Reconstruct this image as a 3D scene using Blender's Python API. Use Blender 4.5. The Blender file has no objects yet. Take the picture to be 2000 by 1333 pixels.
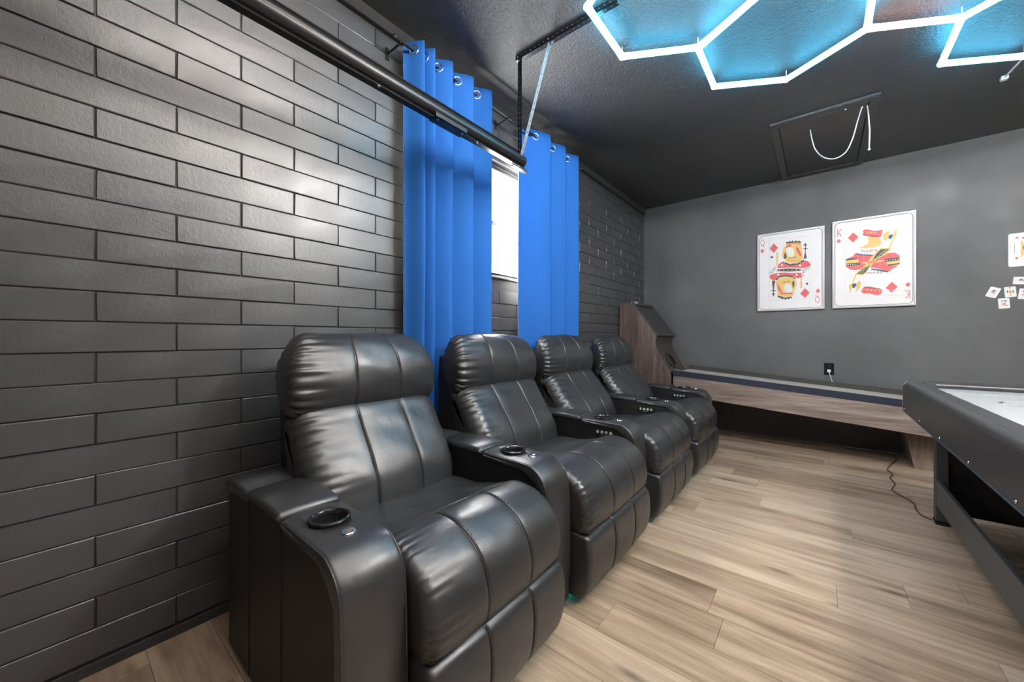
import bpy, bmesh, math, random
from mathutils import Vector, Matrix
random.seed(7)
C = bpy.context.scene.collection
SC = bpy.context.scene
PI = math.pi
# ------------------------------------------------------------------ camera
cd = bpy.data.cameras.new('camera'); cam = bpy.data.objects.new('camera', cd); C.objects.link(cam)
cd.sensor_width = 36; cd.lens = 735/2000*36; cd.shift_y = -0.00325
cam.location = (1.857, 0, 1.11); cam.rotation_euler = (PI/2, 0, math.atan(600/735))
cd.clip_start = 0.02
SC.camera = cam
# ------------------------------------------------------------------ world, exposure
w = bpy.data.worlds.new('world'); SC.world = w; w.use_nodes = True
bgn = w.node_tree.nodes['Background']
bgn.inputs[0].default_value = (1.0, 0.985, 0.96, 1); bgn.inputs[1].default_value = 44.0
SC.view_settings.view_transform = 'Standard'; SC.view_settings.look = 'None'
SC.view_settings.gamma = 1; SC.view_settings.use_curve_mapping = False
SC.view_settings.exposure = 0.5
TUBE_COOL = ((0.065, 0.60, 1.0), 21.0)
TUBE_FILL = ((1.0, 0.92, 0.86), 48.0)     # white tubes out of view, fill light above the recliners     # cool cyan-white tubes of the front cells
TUBE_REAR_FILL = ((1.0, 0.86, 0.76), 9.0)     # warm white tubes of the unseen rear light, added as fill
LAMP_W = 105.0                            # the round ceiling lamp
TUBE_ORANGE = ((1.0, 0.50, 0.38), 7.0)
# daylight gathered at the window opening
al = bpy.data.lights.new('window_portal', 'AREA'); al.shape = 'RECTANGLE'; al.size = 1.5; al.size_y = 0.85
al.cycles.is_portal = True
ao = bpy.data.objects.new('window_portal', al); C.objects.link(ao)
ao.location = (-0.17, 2.2, 1.985); ao.rotation_euler = (0, -PI/2, 0)

# ------------------------------------------------------------------ helpers
def link(o, parent=None):
    C.objects.link(o)
    if parent is not None: o.parent = parent
    return o
def mesh_obj(name, verts, faces, mat=None, parent=None, smooth=False, loc=None):
    me = bpy.data.meshes.new(name); me.from_pydata(verts, [], faces); me.update()
    if mat: me.materials.append(mat)
    if smooth: me.polygons.foreach_set('use_smooth', [True]*len(me.polygons))
    o = bpy.data.objects.new(name, me)
    if loc is not None: o.location = loc
    return link(o, parent)
def bm_obj(name, bm, mat=None, parent=None, smooth=False, loc=None):
    me = bpy.data.meshes.new(name); bmesh.ops.recalc_face_normals(bm, faces=bm.faces); bm.to_mesh(me); bm.free()
    for m in (mat if isinstance(mat, (list, tuple)) else [mat]):
        if m: me.materials.append(m)
    if smooth: me.polygons.foreach_set('use_smooth', [True]*len(me.polygons))
    o = bpy.data.objects.new(name, me)
    if loc is not None: o.location = loc
    return link(o, parent)
def thing(name, label, cat, loc=(0, 0, 0), group=None):
    o = bpy.data.objects.new(name, None); o.empty_display_size = .1; o.location = loc
    link(o); o['label'] = label; o['category'] = cat
    if group: o['group'] = group
    return o
def tag(o, label, cat, group=None):
    o['label'] = label; o['category'] = cat
    if group: o['group'] = group
    return o
def struct(o): o['kind'] = 'structure'; return o
def add_box(bm, x0, x1, y0, y1, z0, z1, bev=0, seg=1):
    r = bmesh.ops.create_cube(bm, size=1)
    for v in r['verts']:
        v.co.x = x0 if v.co.x < 0 else x1; v.co.y = y0 if v.co.y < 0 else y1; v.co.z = z0 if v.co.z < 0 else z1
    if bev:
        es = list({e for v in r['verts'] for e in v.link_edges})
        bmesh.ops.bevel(bm, geom=es, offset=bev, segments=seg, affect='EDGES', profile=.5)
def box(name, x0, x1, y0, y1, z0, z1, mat, parent=None, bev=0, seg=1, smooth=False):
    bm = bmesh.new(); add_box(bm, x0, x1, y0, y1, z0, z1, bev, seg)
    return bm_obj(name, bm, mat, parent, smooth)
def add_prism(bm, pts, y0, y1):          # pts in XZ, extruded along Y
    a = [bm.verts.new((x, y0, z)) for x, z in pts]; b = [bm.verts.new((x, y1, z)) for x, z in pts]
    n = len(pts); bm.faces.new(a); bm.faces.new(b[::-1])
    for i in range(n): bm.faces.new((a[i], b[i], b[(i+1) % n], a[(i+1) % n]))
def prism(name, pts, y0, y1, mat, parent=None, bev=0, seg=2, smooth=False):
    bm = bmesh.new(); add_prism(bm, pts, y0, y1)
    bmesh.ops.recalc_face_normals(bm, faces=bm.faces)
    if bev: bmesh.ops.bevel(bm, geom=bm.edges[:], offset=bev, segments=seg, affect='EDGES', profile=.5)
    return bm_obj(name, bm, mat, parent, smooth)
def add_tube(bm, pts, r, n=8, closed=False, caps=True):
    pts = [Vector(p) for p in pts]; N = len(pts); rings = []
    up = None
    for i, p in enumerate(pts):
        a = pts[i-1] if (i > 0 or closed) else p; b = pts[(i+1) % N] if (i < N-1 or closed) else p
        t = (b-a).normalized()
        if up is None:
            up = Vector((0, 0, 1)) if abs(t.z) < .9 else Vector((1, 0, 0))
        u = (up - t*up.dot(t)).normalized(); up = u; v = t.cross(u)
        rr = r[i] if isinstance(r, (list, tuple)) else r
        rings.append([bm.verts.new(p + (u*math.cos(2*PI*k/n) + v*math.sin(2*PI*k/n))*rr) for k in range(n)])
    for i in range(N if closed else N-1):
        A, B = rings[i], rings[(i+1) % N]
        for k in range(n): bm.faces.new((A[k], A[(k+1) % n], B[(k+1) % n], B[k]))
    if caps and not closed: bm.faces.new(rings[0][::-1]); bm.faces.new(rings[-1])
def tube(name, pts, r, mat, parent=None, n=8, closed=False):
    bm = bmesh.new(); add_tube(bm, pts, r, n, closed); return bm_obj(name, bm, mat, parent, True)
def add_lathe(bm, prof, n=32, M=None):   # prof (r,z)
    rings = []
    for r, z in prof: rings.append([bm.verts.new((r*math.cos(2*PI*k/n), r*math.sin(2*PI*k/n), z)) for k in range(n)])
    for A, B in zip(rings, rings[1:]):
        for k in range(n): bm.faces.new((A[k], A[(k+1) % n], B[(k+1) % n], B[k]))
    bm.faces.new(rings[0][::-1]); bm.faces.new(rings[-1])
    if M is not None:
        vs = [v for R in rings for v in R]; bmesh.ops.transform(bm, matrix=M, verts=vs)
def lathe(name, prof, mat, parent=None, n=32, loc=(0, 0, 0), M=None):
    bm = bmesh.new(); add_lathe(bm, prof, n, M); return bm_obj(name, bm, mat, parent, True, loc)
def catmull(pts, N, closed=True):
    P = [Vector((p[0], p[1])) for p in pts]; n = len(P); out = []
    segs = n if closed else n-1; per = max(2, N//segs)
    for i in range(segs):
        p0 = P[(i-1) % n] if closed or i > 0 else P[i]; p1 = P[i]; p2 = P[(i+1) % n]; p3 = P[(i+2) % n] if closed or i+2 < n else p2
        for k in range(per):
            t = k/per
            out.append(.5*((2*p1)+(p2-p0)*t+(2*p0-5*p1+4*p2-p3)*t*t+(3*p1-p0-3*p2+p3)*t**3))
    if not closed: out.append(P[-1].copy())
    return out
# ------------------------------------------------------------------ materials
def new_mat(name):
    m = bpy.data.materials.new(name); m.use_nodes = True; nt = m.node_tree
    return m, nt, nt.nodes['Principled BSDF']
def mat(name, col, rough=.5, metal=0, spec=.5, bump=None, vary=None, rvary=None, coat=0, emit=None):
    m, nt, b = new_mat(name)
    b.inputs['Base Color'].default_value = (*col, 1); b.inputs['Roughness'].default_value = rough
    b.inputs['Metallic'].default_value = metal; b.inputs['Specular IOR Level'].default_value = spec
    b.inputs['Coat Weight'].default_value = coat
    tc = nt.nodes.new('ShaderNodeTexCoord')
    if bump:
        h = None
        for sc, st, di in bump:
            n = nt.nodes.new('ShaderNodeTexNoise'); n.inputs['Scale'].default_value = sc; n.inputs['Detail'].default_value = 3
            nt.links.new(tc.outputs['Object'], n.inputs['Vector'])
            bp = nt.nodes.new('ShaderNodeBump'); bp.inputs['Strength'].default_value = st; bp.inputs['Distance'].default_value = di
            nt.links.new(n.outputs['Fac'], bp.inputs['Height'])
            if h: nt.links.new(h.outputs[0], bp.inputs['Normal'])
            h = bp
        nt.links.new(h.outputs[0], b.inputs['Normal'])
    if vary:
        sc, lo, hi = vary
        n = nt.nodes.new('ShaderNodeTexNoise'); n.inputs['Scale'].default_value = sc; n.inputs['Detail'].default_value = 4
        nt.links.new(tc.outputs['Object'], n.inputs['Vector'])
        r = nt.nodes.new('ShaderNodeMapRange'); r.inputs[1].default_value = .3; r.inputs[2].default_value = .7
        r.inputs[3].default_value = lo; r.inputs[4].default_value = hi
        nt.links.new(n.outputs['Fac'], r.inputs[0])
        mx = nt.nodes.new('ShaderNodeVectorMath'); mx.operation = 'SCALE'; mx.inputs[0].default_value = col
        nt.links.new(r.outputs[0], mx.inputs['Scale']); nt.links.new(mx.outputs[0], b.inputs['Base Color'])
    if rvary:
        sc, lo, hi = rvary
        n = nt.nodes.new('ShaderNodeTexNoise'); n.inputs['Scale'].default_value = sc
        nt.links.new(tc.outputs['Object'], n.inputs['Vector'])
        r = nt.nodes.new('ShaderNodeMapRange'); r.inputs[1].default_value = .3; r.inputs[2].default_value = .7
        r.inputs[3].default_value = lo; r.inputs[4].default_value = hi
        nt.links.new(n.outputs['Fac'], r.inputs[0]); nt.links.new(r.outputs[0], b.inputs['Roughness'])
    if emit:
        b.inputs['Emission Color'].default_value = (*emit[0], 1); b.inputs['Emission Strength'].default_value = emit[1]
    return m
def wood_mat(name, c_lo, c_mid, c_hi, axis=0, scale=1.0, rough=.5, rnd=.25, streak=(2.2, 26), bump=.1):
    m, nt, b = new_mat(name); L = nt.links.new
    tc = nt.nodes.new('ShaderNodeTexCoord'); oi = nt.nodes.new('ShaderNodeObjectInfo')
    add = nt.nodes.new('ShaderNodeVectorMath'); add.operation = 'ADD'
    mul = nt.nodes.new('ShaderNodeVectorMath'); mul.operation = 'SCALE'; mul.inputs[0].default_value = (37., 51., 23.)
    L(oi.outputs['Random'], mul.inputs['Scale']); L(tc.outputs['Object'], add.inputs[0]); L(mul.outputs[0], add.inputs[1])
    def stretched(lo, hi, detail, dist=0):
        mp = nt.nodes.new('ShaderNodeMapping'); s = [hi*scale]*3; s[axis] = lo*scale
        mp.inputs['Scale'].default_value = s; L(add.outputs[0], mp.inputs['Vector'])
        n = nt.nodes.new('ShaderNodeTexNoise'); n.inputs['Scale'].default_value = 1; n.inputs['Detail'].default_value = detail
        n.inputs['Distortion'].default_value = dist; n.inputs['Roughness'].default_value = .6
        L(mp.outputs[0], n.inputs['Vector']); return n
    n1 = stretched(streak[0], streak[1], 5, .6); n2 = stretched(.9, 7, 2, .5); n3 = stretched(6, 160, 3)
    a1 = nt.nodes.new('ShaderNodeMath'); a1.operation = 'MULTIPLY'; a1.inputs[1].default_value = .42; L(n1.outputs['Fac'], a1.inputs[0])
    a2 = nt.nodes.new('ShaderNodeMath'); a2.operation = 'MULTIPLY_ADD'; a2.inputs[1].default_value = .42; L(n2.outputs['Fac'], a2.inputs[0]); L(a1.outputs[0], a2.inputs[2])
    a3 = nt.nodes.new('ShaderNodeMath'); a3.operation = 'MULTIPLY_ADD'; a3.inputs[1].default_value = .16; L(n3.outputs['Fac'], a3.inputs[0]); L(a2.outputs[0], a3.inputs[2])
    ra = nt.nodes.new('ShaderNodeMath'); ra.operation = 'MULTIPLY_ADD'; ra.inputs[1].default_value = rnd; ra.inputs[2].default_value = -rnd/2
    L(oi.outputs['Random'], ra.inputs[0])
    sm = nt.nodes.new('ShaderNodeMath'); sm.operation = 'ADD'; L(a3.outputs[0], sm.inputs[0]); L(ra.outputs[0], sm.inputs[1])
    cr = nt.nodes.new('ShaderNodeValToRGB'); e = cr.color_ramp.elements
    e[0].position = .34; e[0].color = (*c_lo, 1); e[1].position = .66; e[1].color = (*c_hi, 1)
    k = cr.color_ramp.elements.new(.5); k.color = (*c_mid, 1)
    L(sm.outputs[0], cr.inputs[0])
    # knots
    mp = nt.nodes.new('ShaderNodeMapping'); s = [9.*scale]*3; s[axis] = 2.4*scale
    mp.inputs['Scale'].default_value = s; L(add.outputs[0], mp.inputs['Vector'])
    vo = nt.nodes.new('ShaderNodeTexVoronoi'); vo.inputs['Scale'].default_value = .8; L(mp.outputs[0], vo.inputs['Vector'])
    kr = nt.nodes.new('ShaderNodeMapRange'); kr.inputs[1].default_value = .03; kr.inputs[2].default_value = .16
    kr.inputs[3].default_value = .38; kr.inputs[4].default_value = 1.; L(vo.outputs['Distance'], kr.inputs[0])
    mx = nt.nodes.new('ShaderNodeVectorMath'); mx.operation = 'SCALE'; L(cr.outputs[0], mx.inputs[0]); L(kr.outputs[0], mx.inputs['Scale'])
    L(mx.outputs[0], b.inputs['Base Color']); b.inputs['Roughness'].default_value = rough
    bp = nt.nodes.new('ShaderNodeBump'); bp.inputs['Strength'].default_value = bump; bp.inputs['Distance'].default_value = .002
    L(n3.outputs['Fac'], bp.inputs['Height']); L(bp.outputs[0], b.inputs['Normal'])
    return m
M = {}
M['brick'] = mat('brick_paint', (.052, .054, .057), .33, spec=.95, bump=[(60, .22, .003), (240, .25, .0012)], vary=(5, .85, 1.15), rvary=(9, .30, .40))
M['mortar'] = mat('mortar_paint', (.04, .04, .041), .55, bump=[(90, .4, .003)])
M['wall'] = mat('plaster_paint', (.11, .11, .111), .55, bump=[(14, .22, .01), (120, .25, .002)], vary=(1.7, .85, 1.15), rvary=(3, .45, .65))
M['ceil'] = mat('ceiling_paint', (.058, .058, .059), .30, spec=.7, bump=[(75, .75, .010), (200, .8, .005)])
M['trim'] = mat('trim_paint', (.045, .043, .042), .4)
M['leather'] = mat('black_leather', (.025, .026, .028), .36, spec=.75, bump=[(11, .16, .02), (230, .16, .001), (600, .15, .0006)], rvary=(6, .30, .42))
M['leather_side'] = mat('black_leather_matt', (.012, .012, .0125), .5, spec=.4, bump=[(420, .12, .001)])
M['thread'] = mat('thread', (.006, .006, .006), .7)
M['thread_l'] = mat('thread_light', (.12, .12, .12), .6)
M['black_plastic'] = mat('black_plastic', (.012, .012, .013), .14)
M['black_metal'] = mat('black_metal', (.014, .014, .015), .28, spec=.4)
M['hole'] = mat('punched_hole', (.35, .35, .35), .5)
M['steel'] = mat('galvanized_steel', (.22, .235, .245), .5, metal=.3, bump=[(60, .1, .001)])
M['chrome'] = mat('chrome', (.85, .85, .86), .12, metal=1)
M['silver'] = mat('silver_frame', (.45, .44, .44), .35, metal=.6)
M['blue'] = mat('blue_cloth', (.022, .135, .46), .85, spec=.2, bump=[(9, .25, .01), (700, .2, .0006)])
M['lining'] = mat('white_lining', (.75, .75, .74), .8, bump=[(9, .2, .01)])
M['white'] = mat('white_plastic', (.75, .75, .74), .4)
M['cord_white'] = mat('white_rope', (.62, .62, .6), .7)
M['win_frame'] = mat('aluminium_frame', (.06, .06, .06), .5)
M['floor_sub'] = mat('floor_gap', (.10, .07, .05), .8)
M['plank'] = wood_mat('oak_plank', (.17, .112, .070), (.38, .278, .195), (.56, .445, .335), 0, 1.0, .38, .10, (1.6, 22))
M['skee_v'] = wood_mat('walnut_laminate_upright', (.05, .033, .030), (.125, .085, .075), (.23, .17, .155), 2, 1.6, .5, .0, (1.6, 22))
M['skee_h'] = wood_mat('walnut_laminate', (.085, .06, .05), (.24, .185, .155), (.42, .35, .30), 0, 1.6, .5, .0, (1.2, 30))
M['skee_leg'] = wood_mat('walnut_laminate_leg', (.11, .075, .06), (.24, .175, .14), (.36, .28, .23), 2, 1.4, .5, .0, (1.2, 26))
M['navy'] = mat('navy_rail', (.025, .032, .05), .35)
M['charcoal'] = mat('charcoal_panel', (.045, .042, .038), .5, bump=[(120, .1, .001)])
M['cream'] = mat('cream_lane', (.55, .50, .45), .4)
M['table'] = mat('table_laminate', (.030, .030, .032), .40, bump=[(500, .15, .0006)])
M['table_frame'] = mat('table_frame', (.05, .052, .055), .45)
M['play'] = mat('playfield', (.70, .71, .72), .14, coat=.5)
M['mark'] = mat('marking', (.12, .13, .16), .3)
M['brown_cord'] = mat('brown_cord', (.09, .055, .035), .5)
M['led'] = mat('teal_led', (.1, .5, .5), .5, emit=((.02, .75, .80), 2.2))
for nm, (c, s) in (('tube_cool', TUBE_COOL), ('tube_rear_fill', TUBE_REAR_FILL), ('tube_fill', TUBE_FILL), ('tube_orange', TUBE_ORANGE)):
    M[nm] = mat(nm, (.9, .9, .9), .4, emit=(c, s))
M['connector'] = mat('tube_connector', (.8, .82, .84), .3, emit=((.8, .93, 1.), .55))
# glass: clear pane
m, nt, b = new_mat('window_glass'); nt.nodes.remove(b)
g = nt.nodes.new('ShaderNodeBsdfGlossy'); g.inputs['Roughness'].default_value = .02
t = nt.nodes.new('ShaderNodeBsdfTransparent'); mxs = nt.nodes.new('ShaderNodeMixShader'); fr = nt.nodes.new('ShaderNodeFresnel')
mxs.inputs[0].default_value = .06; nt.links.new(t.outputs[0], mxs.inputs[1]); nt.links.new(g.outputs[0], mxs.inputs[2])
nt.links.new(mxs.outputs[0], nt.nodes['Material Output'].inputs[0]); M['glass'] = m

# ------------------------------------------------------------------ room
XR, YB, YN, H = 5.6, 5.13, -3.0, 2.86
WY0, WY1, WZ0, WZ1 = 1.45, 2.95, 1.56, 2.43        # window opening
Z0, RH, JY, HL = .0446, .1016, .093, .2032          # brick courses
JX = .007                                          # joint depth
bm = bmesh.new()
for y0, y1, z0, z1 in ((YN, WY0, 0, H), (WY1, YB, 0, H), (WY0, WY1, 0, WZ0), (WY0, WY1, WZ1, H)):
    add_box(bm, -.2, -JX, y0, y1, z0, z1)
wl = struct(bm_obj('wall_left', bm, M['mortar']))
wb = struct(box('wall_back', -.2, XR+.2, YB, YB+.2, 0, H, M['wall']))
struct(box('wall_right', XR, XR+.2, YN, YB, 0, H, M['wall']))
struct(box('wall_front', -.2, XR+.2, YN-.2, YN, 0, H, M['wall']))
ceil = struct(box('ceiling', -.2, XR+.2, YN-.2, YB+.2, H, H+.15, M['ceil']))
fl = struct(box('floor', -.2, XR+.2, YN-.2, YB+.2, -.15, -.012, M['floor_sub']))
struct(box('trim_1', -.004, .022, YN, YB, 2.795, 2.8597, M['trim'], bev=.003))
struct(box('baseboard_left', -.004, .004, YN, YB, 0, .036, M['mortar'], bev=.001))

# bricks, each its own part (nearest 300), the rest joined
f_, th = 735., math.atan(600/735.)
fwd = Vector((-math.sin(th), math.cos(th), 0)); rgt = Vector((math.cos(th), math.sin(th), 0)); cl = Vector((1.857, 0, 1.11))
def proj(p):
    d = Vector(p)-cl; z = d.dot(fwd)
    return (1000+f_*d.dot(rgt)/z, 660-f_*d.z/z, z) if z > .05 else None
def brick_verts(L, hgt, seed):
    rnd = random.Random(seed); g = .0022; b = .0022
    ys = (0+g, L-g); zs = (0+g*.8, hgt-g*.8)
    v = []
    for x, ins in ((-.012, 0), (-.0025, 0), (.0, b)):
        for (y, z) in ((ys[0]+ins, zs[0]+ins), (ys[1]-ins, zs[0]+ins), (ys[1]-ins, zs[1]-ins), (ys[0]+ins, zs[1]-ins)):
            v.append((x+(rnd.uniform(-.0012, .0012) if x > -.01 else 0), y+rnd.uniform(-.0014, .0014), z+rnd.uniform(-.0011, .0011)))
    f = [(8, 9, 10, 11)]
    for r in (0, 4):
        for k in range(4): f.append((r+k, r+(k+1) % 4, r+4+(k+1) % 4, r+4+k))
    return v, f
specs = []
nrow = int((2.795-Z0)/RH)
for r in range(-1, nrow+1):
    z0 = Z0+r*RH; z1 = z0+RH
    z0 = max(z0, .036 if r < 0 else z0); z1 = min(z1, 2.795)
    if z1-z0 < .008: continue
    y = JY+(HL if r % 2 == 0 else 0); y -= 2*HL*math.ceil((y-YN)/(2*HL))
    while y < YB:
        a, bb = max(y, YN), min(y+2*HL, YB); y += 2*HL
        cuts = [(a, bb, z0, z1)]
        if z1 > WZ0 and z0 < WZ1:          # clip to the window
            if z0 < WZ0 and z1-WZ0 > .01 or z1 > WZ1 and WZ1-z0 > .01:
                zz = (z0, WZ0) if z0 < WZ0 else (WZ1, z1)
                cuts = [(a, min(bb, WY0), z0, z1), (max(a, WY1), bb, z0, z1), (max(a, WY0), min(bb, WY1), *zz)]
            else: cuts = [(a, min(bb, WY0), z0, z1), (max(a, WY1), bb, z0, z1)]
        for c in cuts:
            if c[1]-c[0] > .02 and c[3]-c[2] > .01: specs.append(c)
def score(c):
    q = [proj((0, yy, zz)) for yy in c[:2] for zz in c[2:]]
    if any(p is None for p in q): return 0
    xs = [min(max(p[0], 0), 2000) for p in q]; ys = [min(max(p[1], 0), 1333) for p in q]
    s = (max(xs)-min(xs))*(max(ys)-min(ys))
    if 1.3 < c[0] and c[1] < 1.9 and c[2] > .6: s *= .02     # behind the curtains
    if 2.4 < c[0] and c[1] < 3.1 and c[2] > .6: s *= .02
    if .6 < c[0] and c[3] < .55: s *= .05                    # behind the recliners
    return s
specs.sort(key=score, reverse=True)
cache = {}
for i, c in enumerate(specs[:300]):
    L, hg = round(c[1]-c[0], 3), round(c[3]-c[2], 3); key = (L, hg, random.randrange(5) if L > .4 else 0)
    if key not in cache:
        v, f = brick_verts(L, hg, hash(key) & 1023); me = bpy.data.meshes.new('brick'); me.from_pydata(v, [], f); me.materials.append(M['brick']); me.update(); cache[key] = me
    o = bpy.data.objects.new('brick', cache[key]); o.location = (random.uniform(-.0012, .0012), c[0], c[2]); link(o, wl)
V, F = [], []
for i, c in enumerate(specs[300:]):
    v, f = brick_verts(c[1]-c[0], c[3]-c[2], i); n = len(V)
    V += [(x+random.uniform(-.0008, .0008), y+c[0], z+c[2]) for x, y, z in v]; F += [tuple(n+k for k in q) for q in f]
o = mesh_obj('brick_remainder', V, F, M['brick'], wl); o['kind'] = 'stuff'

# floor planks along X, each its own part in view
ends = {round(1.86+k*.183, 3): None for k in range(-30, 30)}
known = {0: 1.11, -2: 1.565, 2: 2.149, 3: 1.12, -3: 1.20, 10: 1.133}
pk = []
for k in range(-27, 19):
    y0 = 1.86+k*.183; y1 = y0+.183
    y0c, y1c = max(y0, YN), min(y1, YB)
    if y1c-y0c < .01: continue
    e = known.get(k, random.Random(k*7+3).uniform(0, 1.22)); x = e-1.22*math.ceil(e/1.22)
    while x < XR:
        a, b2 = max(x, 0.0), min(x+1.22, XR); x += 1.22
        if b2-a > .02: pk.append((a, b2, y0c, y1c))
def pscore(c):
    q = proj(((c[0]+c[1])/2, (c[2]+c[3])/2, 0)); q2 = proj((c[0], c[3], 0))
    q = q2 if q is None else q
    return 0 if q is None or q[0] < -300 or q[0] > 2400 else 1/q[2]
pk.sort(key=pscore, reverse=True)
rest = bmesh.new(); cache = {}
for i, (a, b2, y0, y1) in enumerate(pk):
    if pscore((a, b2, y0, y1)) > 0 and i < 295:
        key = (round(b2-a, 3), round(y1-y0, 3))
        if key not in cache:
            bm = bmesh.new(); add_box(bm, 0, key[0]-.0012, 0, key[1]-.0012, -.012, 0, .0007)
            me = bpy.data.meshes.new('plank'); bm.to_mesh(me); bm.free(); me.materials.append(M['plank']); cache[key] = me
        o = bpy.data.objects.new('plank', cache[key]); o.location = (a, y0, random.uniform(-.0003, 0)); link(o, fl)
    else: add_box(rest, a, b2-.0012, y0, y1-.0012, -.012, 0)
o = bm_obj('plank_remainder', rest, M['plank'], fl); o['kind'] = 'stuff'

# window_1
wn = struct(thing('window_1', 'x', 'x')); del wn['label']; del wn['category']; wn.location = (-.05, WY0, WZ0)
wn.location = (0, 0, 0)
bm = bmesh.new()
for a in ((WY0, WY1, WZ0, WZ0+.035), (WY0, WY1, WZ1-.05, WZ1), (WY0, WY0+.04, WZ0+.035, WZ1-.05), (WY1-.04, WY1, WZ0+.035, WZ1-.05)):
    add_box(bm, -.13, -.05, *a, .004)
for a in ((WY0, WY1, WZ1-.028, WZ1-.02), (WY0, WY1, WZ1-.055, WZ1-.047), (WY0, WY1, WZ0+.015, WZ0+.023), (WY0, WY1, WZ0+.033, WZ0+.04)):
    add_box(bm, -.06, -.035, *a, .001)
bm_obj('window_frame', bm, M['win_frame'], wn)
box('meeting_rail', -.11, -.06, WY0+.04, WY1-.04, 1.965, 2.0, M['win_frame'], wn, .003)
box('upper_pane', -.098, -.094, WY0+.04, WY1-.04, 2.0, WZ1-.05, M['glass'], wn)
box('lower_pane', -.086, -.082, WY0+.04, WY1-.04, WZ0+.035, 1.965, M['glass'], wn)
box('sill', -.05, .012, WY0-.02, WY1+.02, WZ0-.012, WZ0+.004, M['trim'], wn, .003)
box('head_trim', -.05, -.002, WY0, WY1, WZ1-.004, WZ1+.004, M['win_frame'], wn, .001)

# electrical outlet with plug
ot = thing('wall_outlet', 'black outlet plate on the back wall with a white plug in it', 'outlet', (1.936, YB, .72))
box('cover_plate', -.04, .04, -.008, 0, 0, .125, M['black_plastic'], ot, .003)
for z in (.03, .075): box('socket', -.017, .017, -.011, -.007, z, z+.03, M['black_metal'], ot, .003)
pl = thing('power_plug', 'white plug in the lower socket of the black outlet, its cord hanging', 'plug', (1.936, YB-.011, .765))
box('plug_body', -.014, .014, -.035, 0, -.014, .014, M['white'], pl, .004)
tube('plug_cord', [(0, -.035, 0), (.002, -.05, -.02), (.02, -.045, -.09), (.035, -.038, -.14), (.045, -.035, -.19), (.10, -.03, -.225), (.25, -.03, -.235), (.5, -.03, -.25), (.56, -.03, -.33), (.58, -.03, -.55), (.59, -.03, -.752)], .003, M['white'], pl)

# attic hatch in the ceiling
ht = thing('attic_hatch', 'black attic hatch framed into the ceiling near the back wall', 'hatch', (1.54, 3.72, H))
HW, HLn = .66, 1.36
for nm, a in (('frame_board', (0, HW, 0, .075)), ('frame_board', (0, HW, HLn-.06, HLn)), ('frame_board', (0, .055, .0755, HLn-.0605)), ('frame_board', (HW-.055, HW, .0755, HLn-.0605))):
    box(nm, a[0], a[1], a[2], a[3], -.02, 0, M['ceil'], ht, .004)
box('door_panel', .06, HW-.06, .082, HLn-.066, -.016, -.001, M['trim'], ht, .002)
lathe('white_screw', [(.006, 0), (.006, .004), (.003, .006)], M['white'], ht, 10, (HW-.19, .055, -.036))
pc = thing('pull_rope', 'thin white rope looped below the attic hatch with one end hanging', 'rope', (2.10, 3.86, 2.84))
pts = [(1.80, 4.0, 2.842), (1.81, 3.99, 2.76), (1.83, 3.96, 2.66), (1.87, 3.91, 2.57), (1.92, 3.88, 2.52), (1.97, 3.86, 2.508), (2.02, 3.85, 2.54), (2.055, 3.85, 2.63), (2.08, 3.85, 2.74), (2.10, 3.85, 2.82), (2.108, 3.85, 2.846)]
q = catmull([(p[0], p[2]) for p in pts], 50, False); yy = catmull([(p[1], 0) for p in pts], 50, False)
tube('rope_loop', [(a.x-2.10, b_.x-3.86, a.y-2.84) for a, b_ in zip(q, yy)], .0042, M['cord_white'], pc)
tube('rope_end', [(.035, -.01, .004), (.042, -.01, -.08), (.048, -.01, -.19), (.045, -.01, -.32)], .0046, M['cord_white'], pc)
bm = bmesh.new(); bmesh.ops.create_icosphere(bm, subdivisions=2, radius=.009); bm_obj('knot', bm, M['cord_white'], pc, True, (.045, -.01, -.328))

# ------------------------------------------------------------------ hexagon tube light
hx = thing('hexagon_light', 'honeycomb ceiling light of glowing white tubes with cyan glow', 'light', (2.06, 2.6, 2.80))
S_, DX = .435, .375
def hexv(cx, cy): return [(cx, cy-.435), (cx-.375, cy-.2175), (cx-.375, cy+.2175), (cx, cy+.435), (cx+.375, cy+.2175), (cx+.375, cy-.2175)]
cells = [(1.31, 1.95), (1.685, 2.6025), (2.435, 2.6025), (2.81, 3.255), (2.06, 1.95), (3.56, 3.255), (3.185, 2.6025), (3.56, 1.95), (1.685, 1.2975), (2.435, 1.2975), (2.06, .645), (1.31, .645)]  # cells beyond the visible honeycomb are added to brighten the room
rear = [(1.31, -.6), (2.06, -.6), (2.81, -.6), (1.685, -1.25), (2.435, -1.25), (3.185, -1.25), (3.56, -.6), (3.935, -1.25)]  # unseen second honeycomb, added behind the camera for warm fill
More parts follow.
